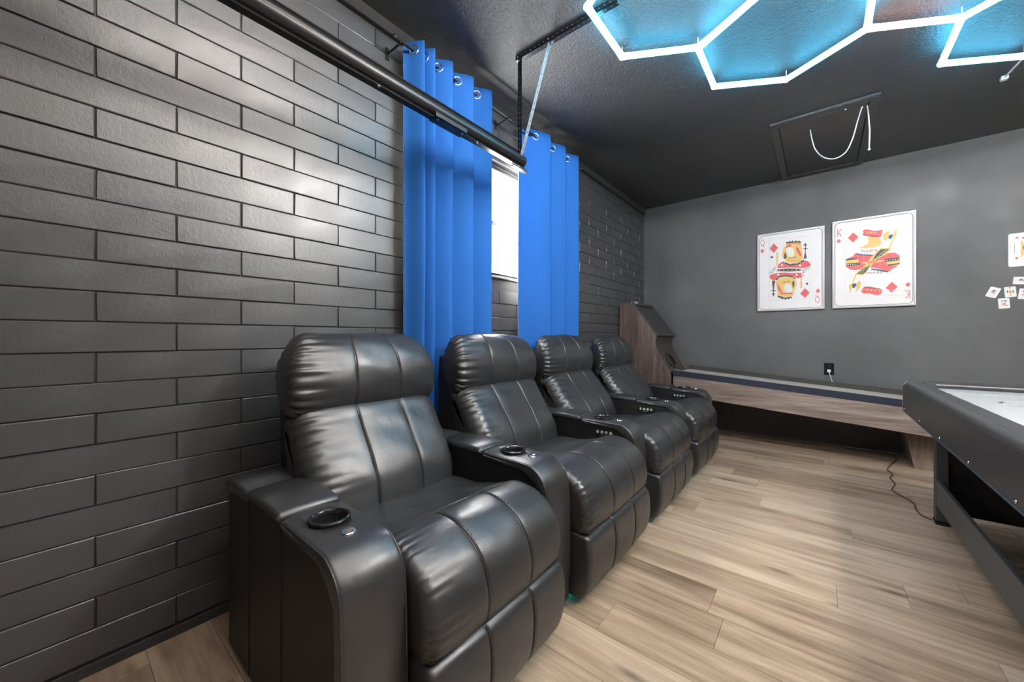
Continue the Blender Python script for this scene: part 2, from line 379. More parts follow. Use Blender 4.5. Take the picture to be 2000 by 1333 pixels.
def build_hex(root, cells, ox, oy, pick, rad=.0165):
    seen, verts_ = {}, {}
    for c in cells:
        v = hexv(*c)
        for a, b_ in zip(v, v[1:]+v[:1]):
            ka = (round(a[0], 2), round(a[1], 2)); kb = (round(b_[0], 2), round(b_[1], 2))
            seen[tuple(sorted((ka, kb)))] = 1; verts_[ka] = 1; verts_[kb] = 1
    for (a, b_) in seen:
        A, B = Vector((a[0]-ox, a[1]-oy, 0)), Vector((b_[0]-ox, b_[1]-oy, 0)); d = (B-A).normalized()
        tube('light_tube', [A+d*.022, B-d*.022], rad, pick(a, b_), root, 12)
    for a in verts_:
        bm = bmesh.new(); P0 = Vector((a[0]-ox, a[1]-oy, 0))
        bmesh.ops.create_icosphere(bm, subdivisions=2, radius=.021, matrix=Matrix.Translation(P0))
        for (p, q_) in seen:
            if a in (p, q_):
                o2 = q_ if p == a else p; d = (Vector((o2[0]-a[0], o2[1]-a[1], 0))).normalized()
                add_tube(bm, [P0+d*.008, P0+d*.036], .0185, 12)
        add_tube(bm, [P0, P0+Vector((0, 0, .058))], .0022, 6)
        bm_obj('connector', bm, M['connector'], root, True)
def pick(a, b_):
    if {a, b_} == {(2.06, 2.82), (2.44, 3.04)} or {a, b_} == {(2.06, 2.82), (2.43, 3.04)}: return M['tube_orange']
    if (a[0]+b_[0])/2 > 1.4 and (a[1]+b_[1])/2 < 2.1 or (a[1]+b_[1])/2 < 1.6 or (a[0]+b_[0])/2 > 3.0: return M['tube_fill']
    return M['tube_cool']
build_hex(hx, cells, 2.06, 2.6, pick)
hr = thing('hexagon_light', 'unseen warm honeycomb fill light added behind the camera', 'light', (2.06, -.6, 2.80))
build_hex(hr, rear, 2.06, -.6, lambda a, b_: M['tube_rear_fill'])
# round ceiling lamp out of the picture, above the air hockey side
cl_ = thing('ceiling_lamp', 'round white ceiling lamp with a bare bulb above the air hockey table', 'lamp', (3.0, 2.0, H))
lathe('lamp_base', [(.001, 0), (.09, 0), (.09, -.03), (.05, -.04), (.001, -.04)][::-1], M['white'], cl_, 28)
lathe('bulb', [(.001, -.13), (.03, -.12), (.045, -.095), (.045, -.075), (.02, -.042), (.001, -.04)], mat('bulb', (.9, .9, .9), .4, emit=((1., .96, .92), 6.)), cl_, 20)
pl_ = bpy.data.lights.new('lamp_light', 'POINT'); pl_.energy = LAMP_W; pl_.color = (1., .95, .90); pl_.shadow_soft_size = .07
po_ = bpy.data.objects.new('lamp_light', pl_); C.objects.link(po_); po_.location = (3.0, 2.0, 2.655)
cb = thing('dangling_cable', 'white cable with a plug end hanging below the ceiling tubes at right', 'cable', (2.79, 3.92, 2.80))
tube('cord_run', [(0, 0, 0), (.012, -.09, .004), (.022, -.21, .0), (.05, -.35, .01), (.1, -.5, .045)], .0055, M['white'], cb)
bm = bmesh.new(); add_box(bm, -.016, .016, -.014, .022, -.013, .013, .005, 2); add_box(bm, -.007, -.003, .02, .038, -.004, .004); add_box(bm, .003, .007, .02, .038, -.004, .004)
bm_obj('plug_end', bm, M['white'], cb)
QUEEN_ART = [('red',[(0.113,0.7),(0.153,0.753),(0.192,0.7),(0.153,0.647)]),('red',[(0.026,0.684),(0.045,0.709),(0.064,0.684),(0.045,0.658)]),('red',[(0.387,0.174),(0.428,0.229),(0.468,0.18),(0.428,0.125)]),('red',[(0.518,0.191),(0.536,0.218),(0.555,0.194),(0.536,0.167)]),('red',[(0.062,0.775),(0.06,0.755),(0.065,0.753),(0.067,0.774)]),('red',[(0.061,0.76),(0.053,0.745),(0.057,0.741),(0.065,0.756)]),('red',[(0.057,0.748),(0.045,0.744),(0.047,0.738),(0.059,0.742)]),('red',[(0.05,0.743),(0.038,0.751),(0.036,0.746),(0.048,0.738)]),('red',[(0.042,0.746),(0.034,0.764),(0.03,0.761),(0.038,0.744)]),('red',[(0.036,0.758),(0.033,0.78),(0.028,0.78),(0.031,0.758)]),('red',[(0.033,0.775),(0.036,0.796),(0.031,0.797),(0.028,0.777)]),('red',[(0.034,0.791),(0.042,0.805),(0.038,0.809),(0.03,0.795)]),('red',[(0.038,0.802),(0.05,0.806),(0.048,0.812),(0.036,0.808)]),('red',[(0.045,0.807),(0.057,0.799),(0.059,0.804),(0.047,0.813)]),('red',[(0.053,0.804),(0.061,0.786),(0.065,0.789),(0.057,0.806)]),('red',[(0.06,0.792),(0.062,0.77),(0.067,0.77),(0.065,0.792)]),('red',[(0.036,0.756),(0.051,0.734),(0.055,0.738),(0.04,0.76)]),('red',[(0.049,0.736),(0.067,0.725),(0.069,0.73),(0.051,0.741)]),('red',[(0.547,0.102),(0.544,0.083),(0.548,0.081),(0.551,0.101)]),('red',[(0.546,0.087),(0.537,0.073),(0.541,0.069),(0.549,0.084)]),('red',[(0.541,0.076),(0.529,0.071),(0.531,0.065),(0.542,0.07)]),('red',[(0.534,0.07),(0.522,0.077),(0.52,0.072),(0.532,0.065)]),('red',[(0.525,0.073),(0.517,0.089),(0.513,0.086),(0.522,0.07)]),('red',[(0.518,0.084),(0.515,0.104),(0.511,0.104),(0.514,0.083)]),('red',[(0.515,0.099),(0.518,0.119),(0.514,0.121),(0.511,0.101)]),('red',[(0.517,0.115),(0.525,0.129),(0.522,0.133),(0.513,0.118)]),('red',[(0.522,0.126),(0.534,0.131),(0.532,0.136),(0.52,0.131)]),('red',[(0.529,0.131),(0.541,0.125),(0.542,0.13),(0.531,0.137)]),('red',[(0.537,0.128),(0.546,0.113),(0.549,0.116),(0.541,0.131)]),('red',[(0.544,0.118),(0.547,0.097),(0.551,0.098),(0.548,0.118)]),('red',[(0.541,0.121),(0.528,0.142),(0.525,0.139),(0.538,0.118)]),('red',[(0.53,0.141),(0.512,0.151),(0.511,0.146),(0.528,0.136)]),('gold',[(0.298,0.732),(0.363,0.732),(0.398,0.707),(0.403,0.658),(0.407,0.609),(0.411,0.56),(0.401,0.53),(0.377,0.518),(0.353,0.509),(0.33,0.502),(0.306,0.508),(0.283,0.525),(0.262,0.545),(0.245,0.567),(0.234,0.589),(0.229,0.609),(0.229,0.634),(0.235,0.663),(0.243,0.686),(0.254,0.705),(0.26,0.719),(0.263,0.728)]),('red',[(0.349,0.69),(0.374,0.667),(0.396,0.596),(0.399,0.566),(0.373,0.599),(0.353,0.651)]),('red',[(0.264,0.703),(0.294,0.716),(0.318,0.703),(0.294,0.689),(0.267,0.683)]),('ink',[(0.24,0.568),(0.247,0.617),(0.259,0.645),(0.271,0.574)]),('white',[(0.273,0.686),(0.287,0.692),(0.301,0.691),(0.315,0.683),(0.325,0.671),(0.331,0.653),(0.335,0.634),(0.337,0.614),(0.333,0.597),(0.323,0.582),(0.311,0.578),(0.297,0.583),(0.287,0.591),(0.282,0.602),(0.277,0.614),(0.273,0.627),(0.269,0.639),(0.266,0.652),(0.265,0.665),(0.265,0.677)]),('gold',[(0.298,0.743),(0.362,0.745),(0.394,0.738),(0.395,0.721),(0.394,0.706),(0.391,0.695),(0.376,0.697),(0.348,0.714),(0.32,0.721),(0.292,0.72),(0.275,0.716),(0.269,0.711),(0.266,0.717),(0.266,0.734)]),('red',[(0.271,0.72),(0.334,0.73),(0.388,0.707),(0.388,0.702),(0.334,0.722),(0.271,0.714)]),('ink',[(0.263,0.741),(0.268,0.757),(0.283,0.745),(0.299,0.759),(0.31,0.743),(0.32,0.761),(0.332,0.742),(0.353,0.756),(0.362,0.739),(0.379,0.749),(0.388,0.733),(0.396,0.733),(0.394,0.72),(0.334,0.734),(0.271,0.73)]),('ink',[(0.43,0.718),(0.448,0.68),(0.436,0.685),(0.436,0.658),(0.451,0.653),(0.451,0.646),(0.436,0.648),(0.434,0.61),(0.445,0.55),(0.415,0.543),(0.426,0.606),(0.428,0.649),(0.411,0.652),(0.411,0.659),(0.429,0.659),(0.429,0.686),(0.414,0.682)]),('ink',[(0.15,0.157),(0.165,0.196),(0.154,0.193),(0.154,0.219),(0.17,0.218),(0.17,0.228),(0.154,0.229),(0.157,0.277),(0.167,0.332),(0.136,0.338),(0.139,0.284),(0.145,0.23),(0.13,0.229),(0.13,0.221),(0.145,0.22),(0.145,0.194),(0.134,0.199)]),('gold',[(0.188,0.65),(0.196,0.629),(0.197,0.62),(0.192,0.623),(0.19,0.618),(0.19,0.606),(0.193,0.598),(0.199,0.595),(0.199,0.592),(0.193,0.589),(0.19,0.567),(0.191,0.525),(0.187,0.502),(0.179,0.498),(0.176,0.52),(0.177,0.566),(0.175,0.591),(0.17,0.594),(0.17,0.597),(0.175,0.6),(0.178,0.607),(0.178,0.618),(0.176,0.623),(0.171,0.621),(0.172,0.63),(0.18,0.65)]),('gold',[(0.399,0.229),(0.405,0.25),(0.406,0.259),(0.402,0.256),(0.401,0.26),(0.401,0.27),(0.404,0.277),(0.41,0.281),(0.41,0.284),(0.404,0.286),(0.401,0.306),(0.403,0.344),(0.399,0.363),(0.391,0.364),(0.388,0.345),(0.39,0.307),(0.388,0.287),(0.38,0.285),(0.38,0.282),(0.386,0.278),(0.39,0.271),(0.39,0.261),(0.388,0.257),(0.384,0.261),(0.386,0.252),(0.392,0.229)]),('ink',[(0.12,0.602),(0.134,0.616),(0.15,0.602),(0.135,0.586)]),('ink',[(0.433,0.275),(0.445,0.291),(0.458,0.276),(0.446,0.262)]),('red',[(0.21,0.526),(0.234,0.54),(0.261,0.533),(0.288,0.505),(0.318,0.491),(0.349,0.493),(0.38,0.502),(0.411,0.52),(0.436,0.524),(0.455,0.514),(0.468,0.497),(0.477,0.472),(0.467,0.452),(0.44,0.436),(0.411,0.424),(0.38,0.417),(0.349,0.414),(0.318,0.415),(0.283,0.421),(0.242,0.431),(0.212,0.441),(0.192,0.451),(0.184,0.465),(0.188,0.485),(0.192,0.501),(0.196,0.513)]),('red',[(0.116,0.4),(0.143,0.412),(0.177,0.418),(0.218,0.419),(0.259,0.415),(0.298,0.407),(0.336,0.403),(0.371,0.403),(0.398,0.397),(0.417,0.385),(0.421,0.373),(0.409,0.36),(0.394,0.349),(0.375,0.341),(0.353,0.346),(0.33,0.363),(0.302,0.375),(0.271,0.384),(0.24,0.384),(0.212,0.377),(0.192,0.364),(0.179,0.346),(0.163,0.338),(0.142,0.343),(0.125,0.357),(0.11,0.381)]),('ink',[(0.237,0.539),(0.302,0.503),(0.365,0.508),(0.415,0.537),(0.426,0.522),(0.373,0.49),(0.302,0.485),(0.242,0.522)]),('ink',[(0.172,0.356),(0.206,0.383),(0.271,0.388),(0.318,0.371),(0.349,0.341),(0.342,0.328),(0.31,0.357),(0.263,0.372),(0.21,0.365),(0.177,0.336)]),('white',[(0.172,0.471),(0.286,0.468),(0.404,0.448),(0.411,0.415),(0.286,0.414),(0.173,0.434)]),('ink',[(0.186,0.46),(0.286,0.458),(0.396,0.439),(0.396,0.42),(0.286,0.424),(0.186,0.44)]),('gold',[(0.212,0.448),(0.209,0.443),(0.203,0.444),(0.2,0.449),(0.203,0.454),(0.209,0.454)]),('gold',[(0.249,0.445),(0.246,0.44),(0.24,0.441),(0.238,0.446),(0.24,0.451),(0.246,0.45)]),('gold',[(0.286,0.44),(0.283,0.435),(0.277,0.436),(0.275,0.441),(0.277,0.446),(0.283,0.445)]),('gold',[(0.322,0.437),(0.319,0.432),(0.314,0.432),(0.311,0.438),(0.314,0.443),(0.319,0.442)]),('gold',[(0.358,0.432),(0.355,0.427),(0.35,0.427),(0.347,0.433),(0.35,0.438),(0.355,0.437)]),('gold',[(0.394,0.428),(0.391,0.424),(0.386,0.424),(0.383,0.43),(0.386,0.434),(0.391,0.434)]),('white',[(0.257,0.526),(0.255,0.522),(0.251,0.523),(0.249,0.527),(0.251,0.531),(0.255,0.531)]),('white',[(0.284,0.518),(0.282,0.514),(0.278,0.514),(0.276,0.519),(0.278,0.523),(0.282,0.522)]),('white',[(0.311,0.511),(0.309,0.507),(0.305,0.507),(0.303,0.512),(0.305,0.516),(0.309,0.515)]),('white',[(0.338,0.506),(0.336,0.502),(0.332,0.503),(0.33,0.507),(0.332,0.511),(0.336,0.511)]),('white',[(0.364,0.504),(0.362,0.5),(0.358,0.501),(0.356,0.505),(0.358,0.509),(0.362,0.509)]),('white',[(0.391,0.508),(0.389,0.504),(0.385,0.505),(0.383,0.509),(0.385,0.513),(0.389,0.513)]),('white',[(0.417,0.51),(0.415,0.506),(0.411,0.506),(0.409,0.511),(0.411,0.515),(0.415,0.514)]),('white',[(0.198,0.362),(0.196,0.358),(0.192,0.358),(0.19,0.363),(0.192,0.367),(0.196,0.366)]),('white',[(0.225,0.368),(0.223,0.364),(0.219,0.365),(0.217,0.369),(0.219,0.373),(0.223,0.373)]),('white',[(0.251,0.372),(0.249,0.367),(0.245,0.368),(0.243,0.372),(0.245,0.376),(0.249,0.376)]),('white',[(0.278,0.369),(0.276,0.365),(0.272,0.365),(0.27,0.37),(0.272,0.374),(0.276,0.373)]),('white',[(0.304,0.36),(0.302,0.356),(0.298,0.357),(0.296,0.361),(0.298,0.365),(0.302,0.365)]),('white',[(0.33,0.349),(0.328,0.345),(0.324,0.345),(0.322,0.349),(0.324,0.353),(0.328,0.353)]),('white',[(0.396,0.441),(0.483,0.465),(0.472,0.422),(0.426,0.389),(0.4,0.363)]),('white',[(0.106,0.433),(0.112,0.45),(0.132,0.467),(0.165,0.486),(0.185,0.493),(0.191,0.487),(0.188,0.475),(0.175,0.456),(0.166,0.438),(0.16,0.422),(0.146,0.411),(0.126,0.407),(0.112,0.409),(0.106,0.419)]),('ink',[(0.411,0.386),(0.409,0.381),(0.406,0.381),(0.404,0.387),(0.406,0.392),(0.409,0.391)]),('ink',[(0.411,0.402),(0.409,0.398),(0.406,0.398),(0.404,0.403),(0.406,0.408),(0.409,0.408)]),('ink',[(0.411,0.419),(0.409,0.414),(0.406,0.414),(0.404,0.42),(0.406,0.424),(0.409,0.424)]),('ink',[(0.12,0.406),(0.119,0.402),(0.115,0.402),(0.114,0.407),(0.115,0.411),(0.119,0.41)]),('ink',[(0.12,0.421),(0.119,0.417),(0.115,0.417),(0.114,0.422),(0.115,0.426),(0.119,0.426)]),('ink',[(0.12,0.436),(0.119,0.432),(0.115,0.432),(0.114,0.437),(0.115,0.441),(0.119,0.441)]),('ink',[(0.422,0.398),(0.421,0.393),(0.417,0.394),(0.415,0.399),(0.417,0.404),(0.421,0.403)]),('ink',[(0.422,0.415),(0.421,0.41),(0.417,0.41),(0.415,0.415),(0.417,0.42),(0.421,0.42)]),('ink',[(0.422,0.431),(0.421,0.426),(0.417,0.427),(0.415,0.432),(0.417,0.437),(0.421,0.436)]),('ink',[(0.131,0.418),(0.129,0.414),(0.126,0.414),(0.124,0.419),(0.126,0.423),(0.129,0.422)]),('ink',[(0.131,0.433),(0.129,0.429),(0.126,0.429),(0.124,0.434),(0.126,0.438),(0.129,0.438)]),('ink',[(0.131,0.448),(0.129,0.444),(0.126,0.444),(0.124,0.449),(0.126,0.453),(0.129,0.453)]),('ink',[(0.434,0.41),(0.432,0.406),(0.429,0.406),(0.427,0.411),(0.429,0.416),(0.432,0.416)]),('ink',[(0.434,0.427),(0.432,0.422),(0.429,0.422),(0.427,0.428),(0.429,0.432),(0.432,0.432)]),('ink',[(0.434,0.443),(0.432,0.438),(0.429,0.439),(0.427,0.444),(0.429,0.449),(0.432,0.448)]),('ink',[(0.142,0.43),(0.14,0.426),(0.137,0.426),(0.135,0.431),(0.137,0.435),(0.14,0.434)]),('ink',[(0.142,0.445),(0.14,0.441),(0.137,0.441),(0.135,0.446),(0.137,0.45),(0.14,0.449)]),('ink',[(0.142,0.46),(0.14,0.456),(0.137,0.456),(0.135,0.461),(0.137,0.465),(0.14,0.465)]),('ink',[(0.445,0.423),(0.443,0.418),(0.44,0.418),(0.438,0.423),(0.44,0.428),(0.443,0.428)]),('ink',[(0.445,0.439),(0.443,0.434),(0.44,0.435),(0.438,0.44),(0.44,0.445),(0.443,0.444)]),('ink',[(0.445,0.455),(0.443,0.451),(0.44,0.451),(0.438,0.456),(0.44,0.461),(0.443,0.461)]),('ink',[(0.153,0.442),(0.151,0.438),(0.148,0.438),(0.146,0.442),(0.148,0.447),(0.151,0.446)]),('ink',[(0.153,0.457),(0.151,0.453),(0.148,0.453),(0.146,0.458),(0.148,0.462),(0.151,0.461)]),('ink',[(0.153,0.472),(0.151,0.468),(0.148,0.468),(0.146,0.473),(0.148,0.477),(0.151,0.476)]),('ink',[(0.456,0.435),(0.455,0.43),(0.451,0.43),(0.45,0.436),(0.451,0.44),(0.455,0.44)]),('ink',[(0.456,0.451),(0.455,0.446),(0.451,0.447),(0.45,0.452),(0.451,0.457),(0.455,0.456)]),('ink',[(0.456,0.467),(0.455,0.463),(0.451,0.463),(0.45,0.468),(0.451,0.473),(0.455,0.473)]),('ink',[(0.163,0.454),(0.162,0.449),(0.158,0.45),(0.157,0.454),(0.158,0.458),(0.162,0.458)]),('ink',[(0.163,0.469),(0.162,0.464),(0.158,0.465),(0.157,0.469),(0.158,0.474),(0.162,0.473)]),('ink',[(0.163,0.484),(0.162,0.48),(0.158,0.48),(0.157,0.484),(0.158,0.489),(0.162,0.488)]),('ink',[(0.468,0.447),(0.466,0.442),(0.463,0.443),(0.461,0.448),(0.463,0.452),(0.466,0.452)]),('ink',[(0.468,0.463),(0.466,0.458),(0.463,0.459),(0.461,0.464),(0.463,0.469),(0.466,0.468)]),('ink',[(0.468,0.479),(0.466,0.475),(0.463,0.475),(0.461,0.48),(0.463,0.485),(0.466,0.485)]),('ink',[(0.174,0.465),(0.172,0.461),(0.169,0.462),(0.168,0.466),(0.169,0.47),(0.172,0.47)]),('ink',[(0.174,0.48),(0.172,0.476),(0.169,0.477),(0.168,0.481),(0.169,0.485),(0.172,0.485)]),('ink',[(0.174,0.495),(0.172,0.491),(0.169,0.492),(0.168,0.496),(0.169,0.5),(0.172,0.5)]),('red',[(0.269,0.563),(0.274,0.523),(0.277,0.523),(0.272,0.563)]),('red',[(0.287,0.561),(0.289,0.521),(0.291,0.521),(0.289,0.561)]),('red',[(0.304,0.559),(0.303,0.519),(0.305,0.519),(0.307,0.558)]),('red',[(0.322,0.556),(0.317,0.518),(0.319,0.517),(0.324,0.556)]),('red',[(0.339,0.554),(0.331,0.516),(0.333,0.515),(0.341,0.553)]),('red',[(0.356,0.552),(0.345,0.515),(0.347,0.513),(0.359,0.551)]),('red',[(0.374,0.55),(0.359,0.513),(0.361,0.511),(0.376,0.548)]),('red',[(0.391,0.548),(0.373,0.511),(0.375,0.51),(0.393,0.546)]),('white',[(0.238,0.499),(0.232,0.488),(0.221,0.49),(0.215,0.502),(0.221,0.512),(0.232,0.511)]),('white',[(0.397,0.477),(0.392,0.467),(0.381,0.468),(0.376,0.48),(0.381,0.49),(0.392,0.489)]),('white',[(0.205,0.398),(0.2,0.387),(0.188,0.389),(0.182,0.4),(0.188,0.411),(0.2,0.41)]),('white',[(0.367,0.381),(0.361,0.371),(0.35,0.372),(0.345,0.383),(0.35,0.394),(0.361,0.392)]),('gold',[(0.191,0.346),(0.233,0.364),(0.271,0.37),(0.302,0.363),(0.328,0.349),(0.346,0.329),(0.356,0.307),(0.357,0.282),(0.353,0.26),(0.346,0.242),(0.337,0.208),(0.327,0.16),(0.29,0.14),(0.226,0.15),(0.192,0.172),(0.188,0.207),(0.183,0.24),(0.178,0.271),(0.174,0.299),(0.171,0.324)]),('red',[(0.182,0.305),(0.206,0.263),(0.234,0.191),(0.214,0.198),(0.19,0.245)]),('ink',[(0.318,0.303),(0.335,0.321),(0.339,0.271),(0.324,0.238)]),('white',[(0.251,0.28),(0.264,0.292),(0.279,0.294),(0.294,0.288),(0.306,0.274),(0.314,0.254),(0.319,0.233),(0.32,0.211),(0.313,0.195),(0.298,0.187),(0.284,0.185),(0.27,0.191),(0.259,0.203),(0.251,0.221),(0.246,0.241),(0.245,0.264)]),('red',[(0.222,0.192),(0.318,0.19),(0.318,0.175),(0.222,0.177)]),('ink',[(0.186,0.17),(0.255,0.14),(0.318,0.146),(0.315,0.126),(0.302,0.132),(0.288,0.12),(0.271,0.129),(0.259,0.112),(0.247,0.131),(0.226,0.124),(0.214,0.141),(0.194,0.144)]),('ink',[(0.298,0.57),(0.296,0.564),(0.292,0.565),(0.29,0.571),(0.292,0.577),(0.296,0.576)]),('ink',[(0.241,0.31),(0.239,0.304),(0.235,0.304),(0.233,0.311),(0.235,0.316),(0.239,0.316)]),('ink',[(0.313,0.57),(0.311,0.564),(0.307,0.565),(0.305,0.571),(0.307,0.577),(0.311,0.576)]),('ink',[(0.255,0.311),(0.253,0.305),(0.249,0.305),(0.247,0.311),(0.249,0.317),(0.253,0.317)]),('ink',[(0.327,0.57),(0.325,0.565),(0.321,0.565),(0.319,0.571),(0.321,0.577),(0.325,0.576)]),('ink',[(0.268,0.311),(0.266,0.305),(0.262,0.306),(0.26,0.312),(0.262,0.318),(0.266,0.317)]),('ink',[(0.341,0.57),(0.339,0.565),(0.335,0.565),(0.333,0.571),(0.335,0.577),(0.339,0.576)]),('ink',[(0.282,0.312),(0.28,0.306),(0.276,0.307),(0.274,0.313),(0.276,0.319),(0.28,0.318)]),('ink',[(0.355,0.57),(0.353,0.565),(0.349,0.565),(0.347,0.571),(0.349,0.577),(0.353,0.577)]),('ink',[(0.295,0.313),(0.293,0.307),(0.289,0.307),(0.287,0.313),(0.289,0.319),(0.293,0.319)]),('line',[(0.114,0.858),(0.114,0.023),(0.116,0.023),(0.116,0.858)]),('line',[(0.242,0.836),(0.242,0.016),(0.243,0.016),(0.243,0.836)]),('line',[(0.353,0.817),(0.353,0.011),(0.354,0.011),(0.354,0.817)]),('line',[(0.464,0.798),(0.464,0.006),(0.465,0.006),(0.465,0.798)]),('line',[(0.102,0.813),(0.487,0.778),(0.487,0.78),(0.102,0.815)]),('line',[(0.486,0.78),(0.486,0.105),(0.487,0.105),(0.487,0.779)]),('line',[(0.487,0.106),(0.102,0.121),(0.102,0.119),(0.487,0.105)]),('line',[(0.103,0.12),(0.103,0.814),(0.102,0.815),(0.102,0.12)])]
